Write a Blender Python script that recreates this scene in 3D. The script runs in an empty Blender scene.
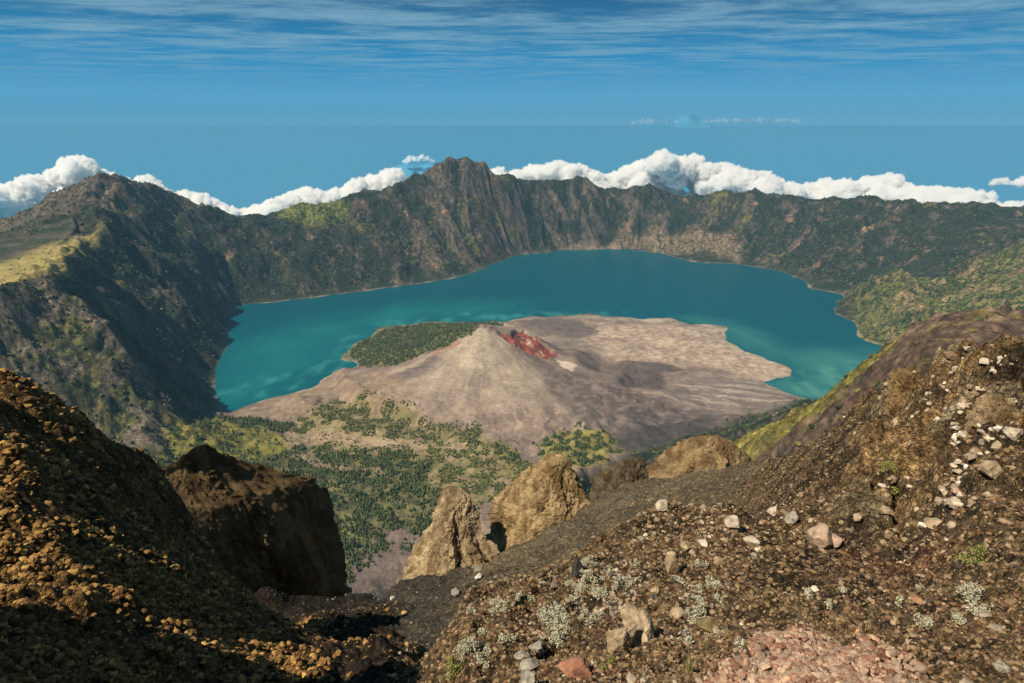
import bpy, math, random
import numpy as np

random.seed(7)
rng = np.random.default_rng(11)
C = bpy.context.scene.collection
W, HH, F = 1024.0, 683.0, 682.67
HC = 1200.0                       # camera height above the crater lake (metres)
PITCH = math.radians(17.9)
SP, CP = math.sin(PITCH), math.cos(PITCH)

# ------------------------------------------------------------------ camera geometry helpers
def ray(px, py):
    u = (px - W / 2) / F
    v = (HH / 2 - py) / F
    return np.array([u, CP + v * SP, -SP + v * CP])

def P(px, py, r):                 # point on the sight line at horizontal distance r
    d = ray(px, py)
    h = math.hypot(d[0], d[1])
    return np.array([d[0] / h * r, d[1] / h * r, HC + d[2] / h * r])

def G(px, py, z=0.0):             # point on the sight line at height z
    d = ray(px, py)
    t = (z - HC) / d[2]
    return np.array([d[0] * t, d[1] * t, z])

# ------------------------------------------------------------------ numpy noise
_prm = np.random.default_rng(3).permutation(4096).astype(np.int32)
_rnd = np.random.default_rng(4).random(4096).astype(np.float32)
_gx, _gy = np.cos(_rnd * 2 * np.pi).astype(np.float32), np.sin(_rnd * 2 * np.pi).astype(np.float32)
def _key(ix, iy, seed):
    return _prm[(_prm[(ix + seed * 131) & 4095] + iy + seed * 77) & 4095]

def _hash(ix, iy, seed):
    return _rnd[_key(ix.astype(np.int32), iy.astype(np.int32), seed)]

def perlin(x, y, seed=0):
    x = np.asarray(x, np.float32); y = np.asarray(y, np.float32)
    ix, iy = np.floor(x), np.floor(y)
    fx, fy = x - ix, y - iy
    ix, iy = ix.astype(np.int32), iy.astype(np.int32)
    u, v = fx * fx * fx * (fx * (fx * 6 - 15) + 10), fy * fy * fy * (fy * (fy * 6 - 15) + 10)
    def g(dx, dy):
        k = _key(ix + dx, iy + dy, seed)
        return _gx[k] * (fx - dx) + _gy[k] * (fy - dy)
    a, b, c, d = g(0, 0), g(1, 0), g(0, 1), g(1, 1)
    e = a + u * (b - a)
    return (e + v * ((c + u * (d - c)) - e)) * 1.5

def fbm(x, y, seed=0, octv=5, gain=0.5, lac=2.03):
    s, a, t = 0, 1.0, 0.0
    for o in range(octv):
        s = s + a * perlin(x, y, seed + o * 17)
        t += a; a *= gain; x = x * lac + 13.7; y = y * lac - 7.3
    return s / t

def ridged(x, y, seed=0, octv=4):
    s, a, t = 0, 1.0, 0.0
    for o in range(octv):
        s = s + a * (1 - np.abs(perlin(x, y, seed + o * 31)) * 1.6)
        t += a; a *= 0.5; x = x * 2.07 + 3.1; y = y * 2.07 + 8.9
    return s / t

def voronoi(x, y, seed=0, jitter=0.9):
    x = np.asarray(x, np.float32); y = np.asarray(y, np.float32)
    ix, iy = np.floor(x), np.floor(y)
    best = np.full(x.shape, 9.0); cid = np.zeros(x.shape)
    for dx in (-1, 0, 1):
        for dy in (-1, 0, 1):
            cx, cy = ix + dx, iy + dy
            px = cx + 0.5 + (_hash(cx, cy, seed) - 0.5) * jitter
            py = cy + 0.5 + (_hash(cx, cy, seed + 5) - 0.5) * jitter
            d = np.hypot(x - px, y - py)
            m = d < best
            best = np.where(m, d, best); cid = np.where(m, _hash(cx, cy, seed + 9), cid)
    return best, cid

def hash3(ix, iy, iz, seed):
    h = (ix.astype(np.int64) * 374761393 + iy.astype(np.int64) * 668265263 + iz.astype(np.int64) * 2147483647 + seed * 974634777) & 0xFFFFFFFF
    h = ((h ^ (h >> 13)) * 1274126177) & 0xFFFFFFFF
    h = ((h ^ (h >> 15)) * 2246822519) & 0xFFFFFFFF
    return ((h ^ (h >> 16)) & 0xFFFFFF) / float(0x1000000) * 2 - 1

def vnoise3(p, seed=0):
    i = np.floor(p); f = p - i; f = f * f * (3 - 2 * f)
    r = 0
    for dx in (0, 1):
        for dy in (0, 1):
            for dz in (0, 1):
                w = (f[:, 0] if dx else 1 - f[:, 0]) * (f[:, 1] if dy else 1 - f[:, 1]) * (f[:, 2] if dz else 1 - f[:, 2])
                r = r + w * hash3(i[:, 0] + dx, i[:, 1] + dy, i[:, 2] + dz, seed)
    return r

def fbm3(p, seed=0, octv=4, gain=0.5):
    s, a = 0, 1.0
    for o in range(octv):
        s = s + a * vnoise3(p, seed + o * 7); a *= gain; p = p * 2.03 + 5.1
    return s

def sstep(a, b, x):
    t = np.clip((x - a) / (b - a), 0, 1)
    return t * t * (3 - 2 * t)

def erosion(x, y, gx, gy, cell, seed, octv=4, gain=0.5):
    """gullies that run down the slope: stripes laid across the fall line in jittered cells"""
    x, y, gx, gy = (np.asarray(q, np.float32) for q in (x, y, gx, gy))
    out = np.zeros_like(x)
    slope = np.hypot(gx, gy)
    dirx, diry = gx / (slope + 1e-6), gy / (slope + 1e-6)
    a, c = 1.0, cell
    for o in range(octv):
        px, py = x / c, y / c
        ix, iy = np.floor(px), np.floor(py)
        sc = np.zeros_like(x); ss = np.zeros_like(x); sw = np.zeros_like(x)
        qx, qy = -diry, dirx
        for dx in (-1, 0, 1):
            for dy in (-1, 0, 1):
                cx, cy = ix + dx, iy + dy
                ox = px - (cx + _hash(cx, cy, seed + o * 3)); oy = py - (cy + _hash(cx, cy, seed + o * 3 + 1))
                w = np.exp(-(ox * ox + oy * oy) * 2.0)
                ph = 2 * np.pi * (ox * qx + oy * qy) * 1.0
                sc += w * np.cos(ph); ss += w * np.sin(ph); sw += w
        h = sc / sw; dv = -ss / sw
        out += a * h * np.minimum(slope, 1.2)
        gx = gx + dv * qx * a * 0.9 * np.minimum(slope, 1.0); gy = gy + dv * qy * a * 0.9 * np.minimum(slope, 1.0)
        s2 = np.hypot(gx, gy) + 1e-6
        dirx, diry = gx / s2, gy / s2
        a *= gain; c *= 0.5
    return out

# ------------------------------------------------------------------ polar height grids
class Polar:
    def __init__(s, az0, az1, na, rs):
        s.az = np.linspace(math.radians(az0), math.radians(az1), na)
        s.r = np.asarray(rs); s.na, s.nr = na, len(rs)
        s.ri = np.arange(s.nr)
        s.X = np.sin(s.az)[:, None] * s.r[None, :]
        s.Y = np.cos(s.az)[:, None] * s.r[None, :]
        s.con = []                                            # constraint samples: az, r, z
    def idx(s, x, y):
        a = np.arctan2(x, y); r = np.hypot(x, y)
        return (a - s.az[0]) / (s.az[-1] - s.az[0]) * (s.na - 1), np.interp(r, s.r, s.ri)
    def line(s, pts, n=240):
        pts = np.array(pts, float)
        seg = np.linalg.norm(np.diff(pts, axis=0), axis=1) + 1e-9
        t = np.concatenate([[0], np.cumsum(seg)])
        q = np.linspace(0, t[-1], n * max(1, len(pts) - 1))
        s.con.append(np.stack([np.interp(q, t, pts[:, k]) for k in range(3)], 1))
    def solve(s, smooth=4):
        con = np.concatenate(s.con)
        fa, fr = s.idx(con[:, 0], con[:, 1])
        z = None
        for lv in (32, 16, 8, 4, 2):
            na, nr = s.na // lv + 1, s.nr // lv + 1
            ia = np.round(fa / lv).astype(int); ir = np.round(fr / lv).astype(int)
            ok = (ia >= 0) & (ia < na) & (ir >= 0) & (ir < nr)
            acc = np.zeros((na, nr)); cnt = np.zeros((na, nr))
            np.add.at(acc, (ia[ok], ir[ok]), con[ok, 2]); np.add.at(cnt, (ia[ok], ir[ok]), 1)
            m = cnt > 0; val = np.where(m, acc / np.maximum(cnt, 1), 0)
            if z is None:
                z = np.full((na, nr), con[:, 2].mean())
            else:
                z = resample(z, na, nr)
            z[m] = val[m]
            for it in range({32: 900, 16: 400, 8: 250, 4: 150, 2: 80}[lv]):
                p = np.pad(z, 1, mode='edge')
                n = 0.25 * (p[:-2, 1:-1] + p[2:, 1:-1] + p[1:-1, :-2] + p[1:-1, 2:])
                n[m] = val[m]; z = n
        for it in range(smooth):
            p = np.pad(z, 1, mode='edge')
            z = 0.25 * z + 0.125 * (p[:-2, 1:-1] + p[2:, 1:-1] + p[1:-1, :-2] + p[1:-1, 2:]) + 0.0625 * (p[:-2, :-2] + p[2:, 2:] + p[2:, :-2] + p[:-2, 2:])
        s.Z = resample(z, s.na, s.nr)
        return s.Z
    def grad(s, Z):
        dr = np.gradient(Z, s.r, axis=1); da = np.gradient(Z, s.az, axis=0) / s.r[None, :]
        sa, ca = np.sin(s.az)[:, None], np.cos(s.az)[:, None]
        return dr * sa + da * ca, dr * ca - da * sa
    def at(s, x, y, A=None):
        A = s.Z if A is None else A
        fa, fr = s.idx(np.asarray(x, float), np.asarray(y, float))
        fa = np.clip(fa, 0, s.na - 1.001); fr = np.clip(fr, 0, s.nr - 1.001)
        i, j = fa.astype(int), fr.astype(int); u, v = fa - i, fr - j
        return (A[i, j] * (1 - u) + A[i + 1, j] * u) * (1 - v) + (A[i, j + 1] * (1 - u) + A[i + 1, j + 1] * u) * v
    def hit(s, px, py):
        """where the sight line first meets this terrain"""
        d = ray(px, py); h = math.hypot(d[0], d[1])
        ux, uy, k = d[0] / h, d[1] / h, d[2] / h
        z = s.at(ux * s.r, uy * s.r)
        over = np.nonzero(z >= HC + k * s.r)[0]
        r = s.r[over[0]] if len(over) else s.r[-1]
        return np.array([ux * r, uy * r, float(s.at(ux * r, uy * r))])
    def mesh(s, name, Z, col=None, mat=None):
        na, nr = Z.shape
        v = np.stack([s.X, s.Y, Z], -1).reshape(-1, 3)
        a = (np.arange(na - 1)[:, None] * nr + np.arange(nr - 1)[None, :]).reshape(-1)
        q = np.stack([a, a + 1, a + nr + 1, a + nr], 1)
        return make(name, v, q, mat, col)

def resample(z, na, nr):
    a = np.linspace(0, z.shape[0] - 1, na); r = np.linspace(0, z.shape[1] - 1, nr)
    i = np.minimum(a.astype(int), z.shape[0] - 2); u = (a - i)[:, None]
    z = z[i] * (1 - u) + z[i + 1] * u
    j = np.minimum(r.astype(int), z.shape[1] - 2); w = (r - j)[None, :]
    return z[:, j] * (1 - w) + z[:, j + 1] * w

def make(name, v, faces, mat=None, col=None, smooth=True, parent=None):
    me = bpy.data.meshes.new(name)
    v = np.ascontiguousarray(v, dtype=np.float32); faces = np.ascontiguousarray(faces, dtype=np.int32)
    n, k = faces.shape
    me.vertices.add(len(v)); me.vertices.foreach_set('co', v.ravel())
    me.loops.add(n * k); me.loops.foreach_set('vertex_index', faces.ravel())
    me.polygons.add(n); me.polygons.foreach_set('loop_start', np.arange(n, dtype=np.int32) * k)
    me.polygons.foreach_set('loop_total', np.full(n, k, dtype=np.int32))
    me.polygons.foreach_set('use_smooth', np.full(n, smooth, dtype=bool))
    me.update(calc_edges=True)
    if col is not None:
        c = np.ones((len(v), 4), dtype=np.float32); col = np.asarray(col); c[:, :col.shape[-1]] = col.reshape(-1, col.shape[-1])
        at = me.attributes.new('albedo', 'FLOAT_COLOR', 'POINT'); at.data.foreach_set('color', c.ravel())
    if mat: me.materials.append(mat)
    o = bpy.data.objects.new(name, me); C.objects.link(o)
    if parent: o.parent = parent
    return o

def structure(o): o['kind'] = 'structure'; return o
def stuff(o, label, cat): o['kind'] = 'stuff'; o['label'] = label; o['category'] = cat; return o
def tag(o, label, cat, group=None):
    o['label'] = label; o['category'] = cat
    if group: o['group'] = group
    return o

def polymask(X, Y, pts, width, warp=0.0, wscale=60.0, seed=3, octv=4):
    """soft inside-mask of a world polygon, its edge broken up by noise"""
    pts = np.array([p[:2] for p in pts]); out = np.zeros(X.shape)
    lo, hi = pts.min(0) - width * 2 - warp * 2, pts.max(0) + width * 2 + warp * 2
    sel = (X > lo[0]) & (X < hi[0]) & (Y > lo[1]) & (Y < hi[1])
    x, y = X[sel], Y[sel]
    ins = np.zeros(x.shape, bool); dm = np.full(x.shape, 1e9)
    for a, b in zip(pts, np.roll(pts, -1, 0)):
        c = ((a[1] > y) != (b[1] > y)) & (x < (b[0] - a[0]) * (y - a[1]) / (b[1] - a[1] + 1e-9) + a[0])
        ins ^= c
        ab = b - a; t = np.clip(((x - a[0]) * ab[0] + (y - a[1]) * ab[1]) / (ab @ ab + 1e-9), 0, 1)
        dm = np.minimum(dm, np.hypot(x - a[0] - t * ab[0], y - a[1] - t * ab[1]))
    sd = np.where(ins, dm, -dm)
    if warp: sd = sd + warp * fbm(x / wscale, y / wscale, seed, octv)
    out[sel] = sstep(-width, width, sd)
    return out

def mix(a, b, m):
    m = np.asarray(m)
    m = m[..., None] if m.ndim else m
    return a * (1 - m) + np.asarray(b) * m

# ------------------------------------------------------------------ materials
def nodes(name):
    m = bpy.data.materials.new(name); m.use_nodes = True
    nt = m.node_tree; b = nt.nodes['Principled BSDF']
    return m, nt, b

def ground_mat(name, scales, bump, rough=0.95, vary=0.5, speck=None, base=None, cells=()):
    """albedo attribute broken up by object-space noise at several sizes, with matching relief"""
    m, nt, b = nodes(name); N = nt.nodes.new; L = nt.links.new
    tc = N('ShaderNodeTexCoord')
    if base is None:
        at = N('ShaderNodeAttribute'); at.attribute_name = 'albedo'; colout = at.outputs['Color']
    else:
        rgb = N('ShaderNodeRGB'); rgb.outputs[0].default_value = (*base, 1); colout = rgb.outputs[0]
    hsum = None
    for i, (sc, det, wt) in enumerate(scales):
        n = N('ShaderNodeTexNoise'); n.inputs['Scale'].default_value = sc; n.inputs['Detail'].default_value = det
        n.inputs['Roughness'].default_value = 0.62
        L(tc.outputs['Object'], n.inputs['Vector'])
        mul = N('ShaderNodeMath'); mul.operation = 'MULTIPLY'; mul.inputs[1].default_value = wt
        L(n.outputs['Fac'], mul.inputs[0])
        if hsum is None: hsum = mul.outputs[0]
        else:
            ad = N('ShaderNodeMath'); ad.operation = 'ADD'; L(hsum, ad.inputs[0]); L(mul.outputs[0], ad.inputs[1]); hsum = ad.outputs[0]
    tot = sum(s[2] for s in scales)
    mr = N('ShaderNodeMapRange'); mr.inputs['From Min'].default_value = 0.36 * tot; mr.inputs['From Max'].default_value = 0.64 * tot
    mr.inputs['To Min'].default_value = 1 - vary; mr.inputs['To Max'].default_value = 1 + vary
    L(hsum, mr.inputs['Value'])
    mx = N('ShaderNodeMix'); mx.data_type = 'RGBA'; mx.blend_type = 'MULTIPLY'; mx.inputs['Factor'].default_value = 1
    L(colout, mx.inputs[6]); L(mr.outputs[0], mx.inputs[7])
    cur = mx.outputs[2]
    if speck:
        sc, thr, colr = speck
        v = N('ShaderNodeTexVoronoi'); v.inputs['Scale'].default_value = sc; L(tc.outputs['Object'], v.inputs['Vector'])
        sep = N('ShaderNodeSeparateColor'); L(v.outputs['Color'], sep.inputs[0])
        g = N('ShaderNodeMath'); g.operation = 'GREATER_THAN'; g.inputs[1].default_value = thr; L(sep.outputs[0], g.inputs[0])
        l = N('ShaderNodeMath'); l.operation = 'LESS_THAN'; l.inputs[1].default_value = 0.33; L(v.outputs['Distance'], l.inputs[0])
        mm = N('ShaderNodeMath'); mm.operation = 'MULTIPLY'; L(g.outputs[0], mm.inputs[0]); L(l.outputs[0], mm.inputs[1])
        m2 = N('ShaderNodeMix'); m2.data_type = 'RGBA'; L(mm.outputs[0], m2.inputs[0]); L(cur, m2.inputs[6]); m2.inputs[7].default_value = (*colr, 1)
        cur = m2.outputs[2]
    for sc, lo, hi, hw in cells:                       # pebbly grain: every cell its own tone, dark joints
        v = N('ShaderNodeTexVoronoi'); v.inputs['Scale'].default_value = sc; L(tc.outputs['Object'], v.inputs['Vector'])
        sep = N('ShaderNodeSeparateColor'); L(v.outputs['Color'], sep.inputs[0])
        r1 = N('ShaderNodeMapRange'); r1.inputs['To Min'].default_value = lo; r1.inputs['To Max'].default_value = hi; L(sep.outputs[0], r1.inputs['Value'])
        r2 = N('ShaderNodeMapRange'); r2.inputs['From Min'].default_value = 0.25; r2.inputs['From Max'].default_value = 0.75; r2.inputs['To Min'].default_value = 1.1; r2.inputs['To Max'].default_value = 0.6
        L(v.outputs['Distance'], r2.inputs['Value'])
        mu = N('ShaderNodeMath'); mu.operation = 'MULTIPLY'; L(r1.outputs[0], mu.inputs[0]); L(r2.outputs[0], mu.inputs[1])
        m3 = N('ShaderNodeMix'); m3.data_type = 'RGBA'; m3.blend_type = 'MULTIPLY'; L(at.outputs['Alpha'], m3.inputs[0]); L(cur, m3.inputs[6]); L(mu.outputs[0], m3.inputs[7]); cur = m3.outputs[2]
        sb_ = N('ShaderNodeMath'); sb_.operation = 'MULTIPLY_ADD'; sb_.inputs[1].default_value = -hw; L(v.outputs['Distance'], sb_.inputs[0]); L(hsum, sb_.inputs[2]); hsum = sb_.outputs[0]
    L(cur, b.inputs['Base Color'])
    b.inputs['Roughness'].default_value = rough; b.inputs['Specular IOR Level'].default_value = 0.15
    if bump:
        bp = N('ShaderNodeBump'); bp.inputs['Strength'].default_value = bump[0]; bp.inputs['Distance'].default_value = bump[1]
        L(hsum, bp.inputs['Height']); L(bp.outputs[0], b.inputs['Normal'])
    return m


# ================================================================== FAR TERRAIN: the crater
rs = np.concatenate([np.exp(np.linspace(math.log(230), math.log(2000), 330))[:-1], np.linspace(2000, 5000, 330)[:-1],
                     np.linspace(5000, 8300, 340)[:-1], np.linspace(8300, 10500, 40)])
far = Polar(-50, 50, 1230, rs)

def Pl(*pts): return [P(*p) for p in pts]
def offs(pts, dr, dz):            # the same line pushed outwards and lowered
    out = []
    for p in pts:
        h = math.hypot(p[0], p[1]); out.append(np.array([p[0] * (h + dr) / h, p[1] * (h + dr) / h, p[2] + dz]))
    return out

rim = Pl((-420, 330, 2700), (-150, 310, 2850), (0, 294, 2950), (20, 291, 3000), (40, 288, 3050), (56, 286, 3120), (58, 280, 3250), (75, 250, 3850), (92, 236, 4100), (105, 224, 4300),
         (95, 204, 4600), (105, 208, 4700), (119, 212, 4800), (131, 219, 4900), (141, 207, 5000), (148, 208, 5050), (164, 216, 5200), (176, 224, 5350),
         (190, 210, 5550), (200, 204, 5650), (215, 208, 5750), (240, 214, 5900), (280, 212, 6000), (307, 202, 6100), (330, 199, 6150),
         (338, 199, 6150), (381, 188, 6250), (395, 186, 6300), (409, 178, 6350), (422, 176, 6400), (432, 169, 6450), (453, 159, 6550),
         (467, 156, 6600), (480, 161, 6650), (494, 171, 6750), (521, 176, 6900), (542, 181, 7000), (562, 183, 7100), (574, 181, 7150),
         (585, 177, 7200), (600, 183, 7250), (620, 197, 7300), (627, 193, 7300), (634, 186, 7300), (648, 184, 7300), (661, 191, 7300),
         (684, 199, 7250), (697, 193, 7200), (711, 195, 7200), (713, 191, 7200), (731, 193, 7150), (753, 188, 7100), (771, 195, 7050),
         (794, 199, 7000), (810, 203, 6950), (834, 198, 6900), (858, 199, 6850), (869, 196, 6800), (897, 201, 6750), (905, 198, 6700),
         (937, 205, 6650), (1000, 205, 6600), (1024, 211, 6600), (1150, 215, 6500), (1400, 230, 6400))
far.line(rim)
far.line([p * np.array([1.12, 1.12, 0]) + np.array([0, 0, p[2] - 260]) for p in rim[20:]])
# the left peak behind the rim, its shoulder, and the outer slopes
peak = Pl((-250, 262, 5600), (-60, 238, 5600), (0, 220, 5600), (31, 202, 5600), (61, 187, 5600), (82, 179, 5600), (100, 170, 5600), (107, 168, 5600), (115, 171, 5600), (127, 182, 5700),
          (152, 186, 6000), (168, 191, 6200), (184, 203, 6400), (200, 217, 6500))
far.line(peak); far.line(offs(peak, 1200, -420)); far.line(offs(rim[11:19], 260, -130))
far.line(Pl((107, 168, 5600), (112, 190, 5350), (128, 205, 5100), (131, 219, 4900)))
far.line(Pl((-150, 262, 4300), (0, 236, 4450), (37, 219, 4500), (61, 211, 4550), (92, 204, 4600)))
far.line(Pl((-60, 262, 5000), (20, 233, 5050), (60, 215, 5100), (90, 207, 5100)))
far.line([np.array([math.sin(a) * 10400, math.cos(a) * 10400, -90]) for a in np.linspace(far.az[0], far.az[-1], 40)])

shore = [(217, 411), (213, 385), (218, 360), (228, 338), (225, 318), (236, 306), (290, 300), (345, 294), (400, 286), (445, 280), (475, 272), (490, 265),
         (515, 256), (560, 250), (620, 249), (660, 253), (692, 262), (739, 264), (779, 271), (804, 280), (810, 289), (846, 295), (836, 306),
         (836, 314), (854, 322), (861, 328), (854, 335), (865, 341), (893, 346), (915, 362), (890, 390), (840, 410), (812, 402), (789, 393), (763, 382),
         (793, 376), (793, 368), (766, 359), (747, 351), (725, 340), (728, 326), (690, 324), (671, 317), (645, 320), (614, 316), (590, 314), (555, 316), (530, 317),
         (500, 322), (420, 322), (382, 328), (352, 346), (343, 357), (352, 361), (359, 364), (359, 369), (333, 371), (310, 386), (276, 397), (262, 399), (238, 410), (225, 413)]
def crinkle(pts, step, amp, sc, seed):
    out = []
    for a, b in zip(pts, pts[1:] + pts[:1]):
        n = max(1, int(np.linalg.norm(b - a) / step))
        out += [a + (b - a) * t / n for t in range(n)]
    q = np.array(out); q[:, 0] += fbm(q[:, 0] / sc, q[:, 1] / sc, seed, 4) * amp; q[:, 1] += fbm(q[:, 0] / sc + 9, q[:, 1] / sc, seed + 1, 4) * amp * 1.6
    return list(q)
shoreW = crinkle([G(*p) for p in shore], 28, 48, 170, 141)
far.line(shoreW + shoreW[:1], 12)
for ln in ([(240, 385), (260, 340), (330, 325)], [(260, 315), (400, 300), (500, 285), (620, 268), (740, 280), (800, 300), (825, 340), (860, 370)], [(560, 295), (720, 300), (780, 345), (830, 385)], [(400, 312), (520, 305)], [(290, 370), (330, 345)]):
    far.line([G(x, y, -45) for x, y in ln])
# the cinder cone and the lava land round it
APEX = P(484, 326, 3190)
def ring(rad, dz, a0=0, a1=360):
    return [np.array([APEX[0] + rad * math.sin(math.radians(a)), APEX[1] + rad * math.cos(math.radians(a)), APEX[2] + dz]) for a in np.linspace(a0, a1, 50)]
az_ = APEX[2]
far.line(ring(45, 0)); far.line(ring(130, -33)); far.line(ring(270, -76)); far.line(ring(450, -118, 85, 280)); far.line(ring(680, -157, 100, 262)); far.line(ring(900, -184, 115, 245)); far.line(ring(440, 72 - az_, -70, 75))
for ln, z in (([(560, 335), (600, 330), (680, 340), (740, 362)], 18), ([(640, 345), (700, 360), (760, 385)], 24), ([(600, 372), (660, 385), (760, 398)], 30),
              ([(640, 410), (700, 418), (770, 412)], 40), ([(600, 450), (660, 440), (700, 430)], 60), ([(480, 455), (540, 460)], 60), ([(340, 405), (400, 420), (450, 440)], 40),
              ([(300, 398), (350, 385)], 18), ([(260, 415), (300, 430), (380, 460)], 45), ([(300, 470), (380, 500), (440, 500)], 60), ([(370, 345), (420, 335), (470, 333)], 30),
              ([(330, 560), (390, 565), (470, 560)], 70), ([(330, 520), (400, 530), (470, 520)], 60)):
    far.line([G(x, y, z) for x, y in ln])
far.line([G(165, 420, 170), G(195, 425, 130), G(235, 440, 85), G(275, 447, 50)])
far.line([G(170, 450, 120), G(220, 465, 80)])
# left wall: spur and foot
far.line(Pl((56, 286, 3120), (85, 301, 3000), (115, 332, 2880), (150, 372, 2780), (180, 412, 2720), (196, 440, 2600)))
far.line(Pl((80, 285, 3450), (120, 330, 3300), (160, 378, 3180), (200, 412, 3080)))
far.line(Pl((105, 224, 4300), (150, 285, 4000), (188, 345, 3650), (215, 387, 3370)))
far.line(Pl((-100, 350, 2650), (0, 375, 2680), (60, 410, 2620), (120, 452, 2500)))
# right promontory
prom = Pl((870, 283, 5050), (900, 277, 5000), (950, 275, 4950), (985, 262, 5150), (1024, 248, 5400), (1150, 215, 5700))
far.line(prom); far.line(offs(prom[1:4], 500, -110))
far.line(Pl((900, 310, 4600), (960, 300, 4600), (1024, 290, 4600)))
# right hillside running down from the summit
hil = Pl((1200, 345, 900), (1060, 335, 900), (1024, 320, 900), (1004, 311, 900), (984, 314, 920), (959, 316, 940), (942, 315, 950), (917, 329, 960), (892, 346, 980), (856, 371, 1010), (820, 400, 1060), (790, 414, 1120),
         (760, 426, 1200), (735, 436, 1280), (690, 452, 1350), (650, 466, 1420), (600, 485, 1500))
far.line(hil)
far.line([np.array([p[0] * 1.3, p[1] * 1.3, HC - (HC - p[2]) * 1.3 - 90]) for p in hil])
far.line(Pl((1150, 350, 560), (1000, 352, 560), (960, 350, 600), (900, 380, 560), (850, 410, 580), (800, 440, 640), (740, 456, 850), (690, 470, 950), (640, 485, 1000), (600, 500, 1050)))
far.line([np.array([math.sin(a) * 240, math.cos(a) * 240, HC - 240 * (0.62 if a > 0.2 else 0.85)]) for a in np.linspace(far.az[0], far.az[-1], 60)])
far.line([np.array([math.sin(a) * 1350, math.cos(a) * 1350, 100]) for a in np.linspace(math.radians(-28), math.radians(1), 30)])
far.line([np.array([math.sin(a) * 1300, math.cos(a) * 1300, 380]) for a in np.linspace(math.radians(-50), math.radians(-36), 30)])
B = far.solve(5)
X, Y = far.X, far.Y

# relief: gullies on the walls, quiet on the ash plain, nothing at the shore
gx, gy = far.grad(B)
slope = np.hypot(gx, gy)
lakein = polymask(X, Y, shoreW, 6)
above = sstep(0, 60, B)
island = polymask(X, Y, [G(*p) for p in [(217, 425), (238, 410), (276, 397), (333, 371), (352, 346), (420, 322), (530, 317), (671, 317), (728, 326), (793, 370), (812, 402), (830, 400), (700, 455), (600, 480), (480, 600), (330, 600), (280, 470)]], 60)
sl_ = sstep(0.2, 0.5, slope)
for k_ in (3, 6, 9):                                  # the roughness of a wall reaches over its crest
    pd = np.pad(sl_, k_, mode='edge'); sl_ = np.maximum.reduce([sl_, pd[:-2 * k_, k_:-k_] * .97, pd[2 * k_:, k_:-k_] * .97, pd[k_:-k_, :-2 * k_] * .97, pd[k_:-k_, 2 * k_:] * .97])
wall = sl_ * above * (1 - island)
hill = sstep(1500, 1200, far.r)[None, :] * np.ones_like(B)
wx, wy = fbm(X / 500, Y / 500, 43, 4) * 170, fbm(X / 500, Y / 500, 44, 4) * 170
ero = erosion(X + wx, Y + wy, gx, gy, 360, 41, 6, 0.56)
n1 = fbm(X / 420, Y / 420, 5, 6); n2 = ridged(X / 260, Y / 260, 9, 5)
amp = np.maximum(wall, 0.22 * above * (1 - island)) * (1 - 0.8 * hill)
vw = 0.8 * fbm(X / 200, Y / 200, 56, 3)
crest = np.zeros_like(B)
Z = B + amp * (ero * 29 + n1 * 58 + fbm(X / 190, Y / 190, 13, 4) * 32 + fbm(X / 1100, Y / 1100, 6, 3) * 40 + (n2 - 0.6) * 40 + (ridged((X + wx) / 620, (Y + wy) / 620, 8, 3) - 0.62) * 95 * sstep(20, 250, B) * (1 - 0.7 * sstep(0.3, 0.1, slope)) + fbm(X / 75, Y / 75, 12, 4) * 16)
Z += hill * above * (fbm(X / 70, Y / 70, 15, 6) * 8 + erosion(X, Y, gx, gy, 95, 14, 5, .6) * 15 + (ridged(X / 45, Y / 45, 17, 5) - .6) * 7)
prw = polymask(X, Y, [G(*p) for p in [(846, 296), (836, 310), (862, 340), (893, 347), (960, 340)]] + [P(1060, 300, 4700), P(1060, 235, 5700), P(985, 262, 5300), P(900, 276, 5200)], 120)
Z += prw * above * (erosion(X, Y, gx, gy, 190, 19, 5, .55) * 34 + fbm(X / 160, Y / 160, 20, 5) * 22)
def lavmask(x, y): return sstep(-.05, .1, fbm(x / 150, y / 150, 134, 5)) * sstep(.35, .1, np.abs(fbm(x / 300, y / 300, 135, 3)))
cone = polymask(X, Y, ring(620, 0), 240)
ang = np.arctan2(X - APEX[0], Y - APEX[1]); rad = np.hypot(X - APEX[0], Y - APEX[1])
Z += island * above * (1 - cone) * (fbm(X / 90, Y / 90, 21, 6) * 13 + lavmask(X, Y) * 8 + fbm(X / 260, Y / 260, 22, 3) * 8)
Z += cone * (perlin(ang * 15 + vw, rad / 420, 51) * .7 + 1.2 * fbm(X / 60, Y / 60, 55, 4)) * np.clip(rad / 90, 0, 3.0) * 0.8
# breached crater: a trench on the far right side of the cone, and a rough rim
redp = [far.hit(*p) for p in [(497, 331), (511, 334), (524, 330), (536, 337), (549, 347), (560, 356), (546, 358), (530, 354), (517, 347), (506, 340)]]
red = polymask(X, Y, redp, 10, 14, 40, 77)
Z -= red * (20 + 16 * fbm(X / 30, Y / 30, 78, 4))
Z += sstep(70, 20, rad) * (fbm(X / 22, Y / 22, 79, 3) * 4 - 5 * sstep(30, 5, rad))
Z = np.where(lakein > 0.5, np.minimum(Z, -0.6 - 0.04 * np.abs(B)), np.maximum(Z, np.where(B > -1, 0.8, B)))
# leafy roughness of the skyline and of the wooded walls
far.Zs = Z
gx2, gy2 = far.grad(Z); slope2 = np.hypot(gx2, gy2)

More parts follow.
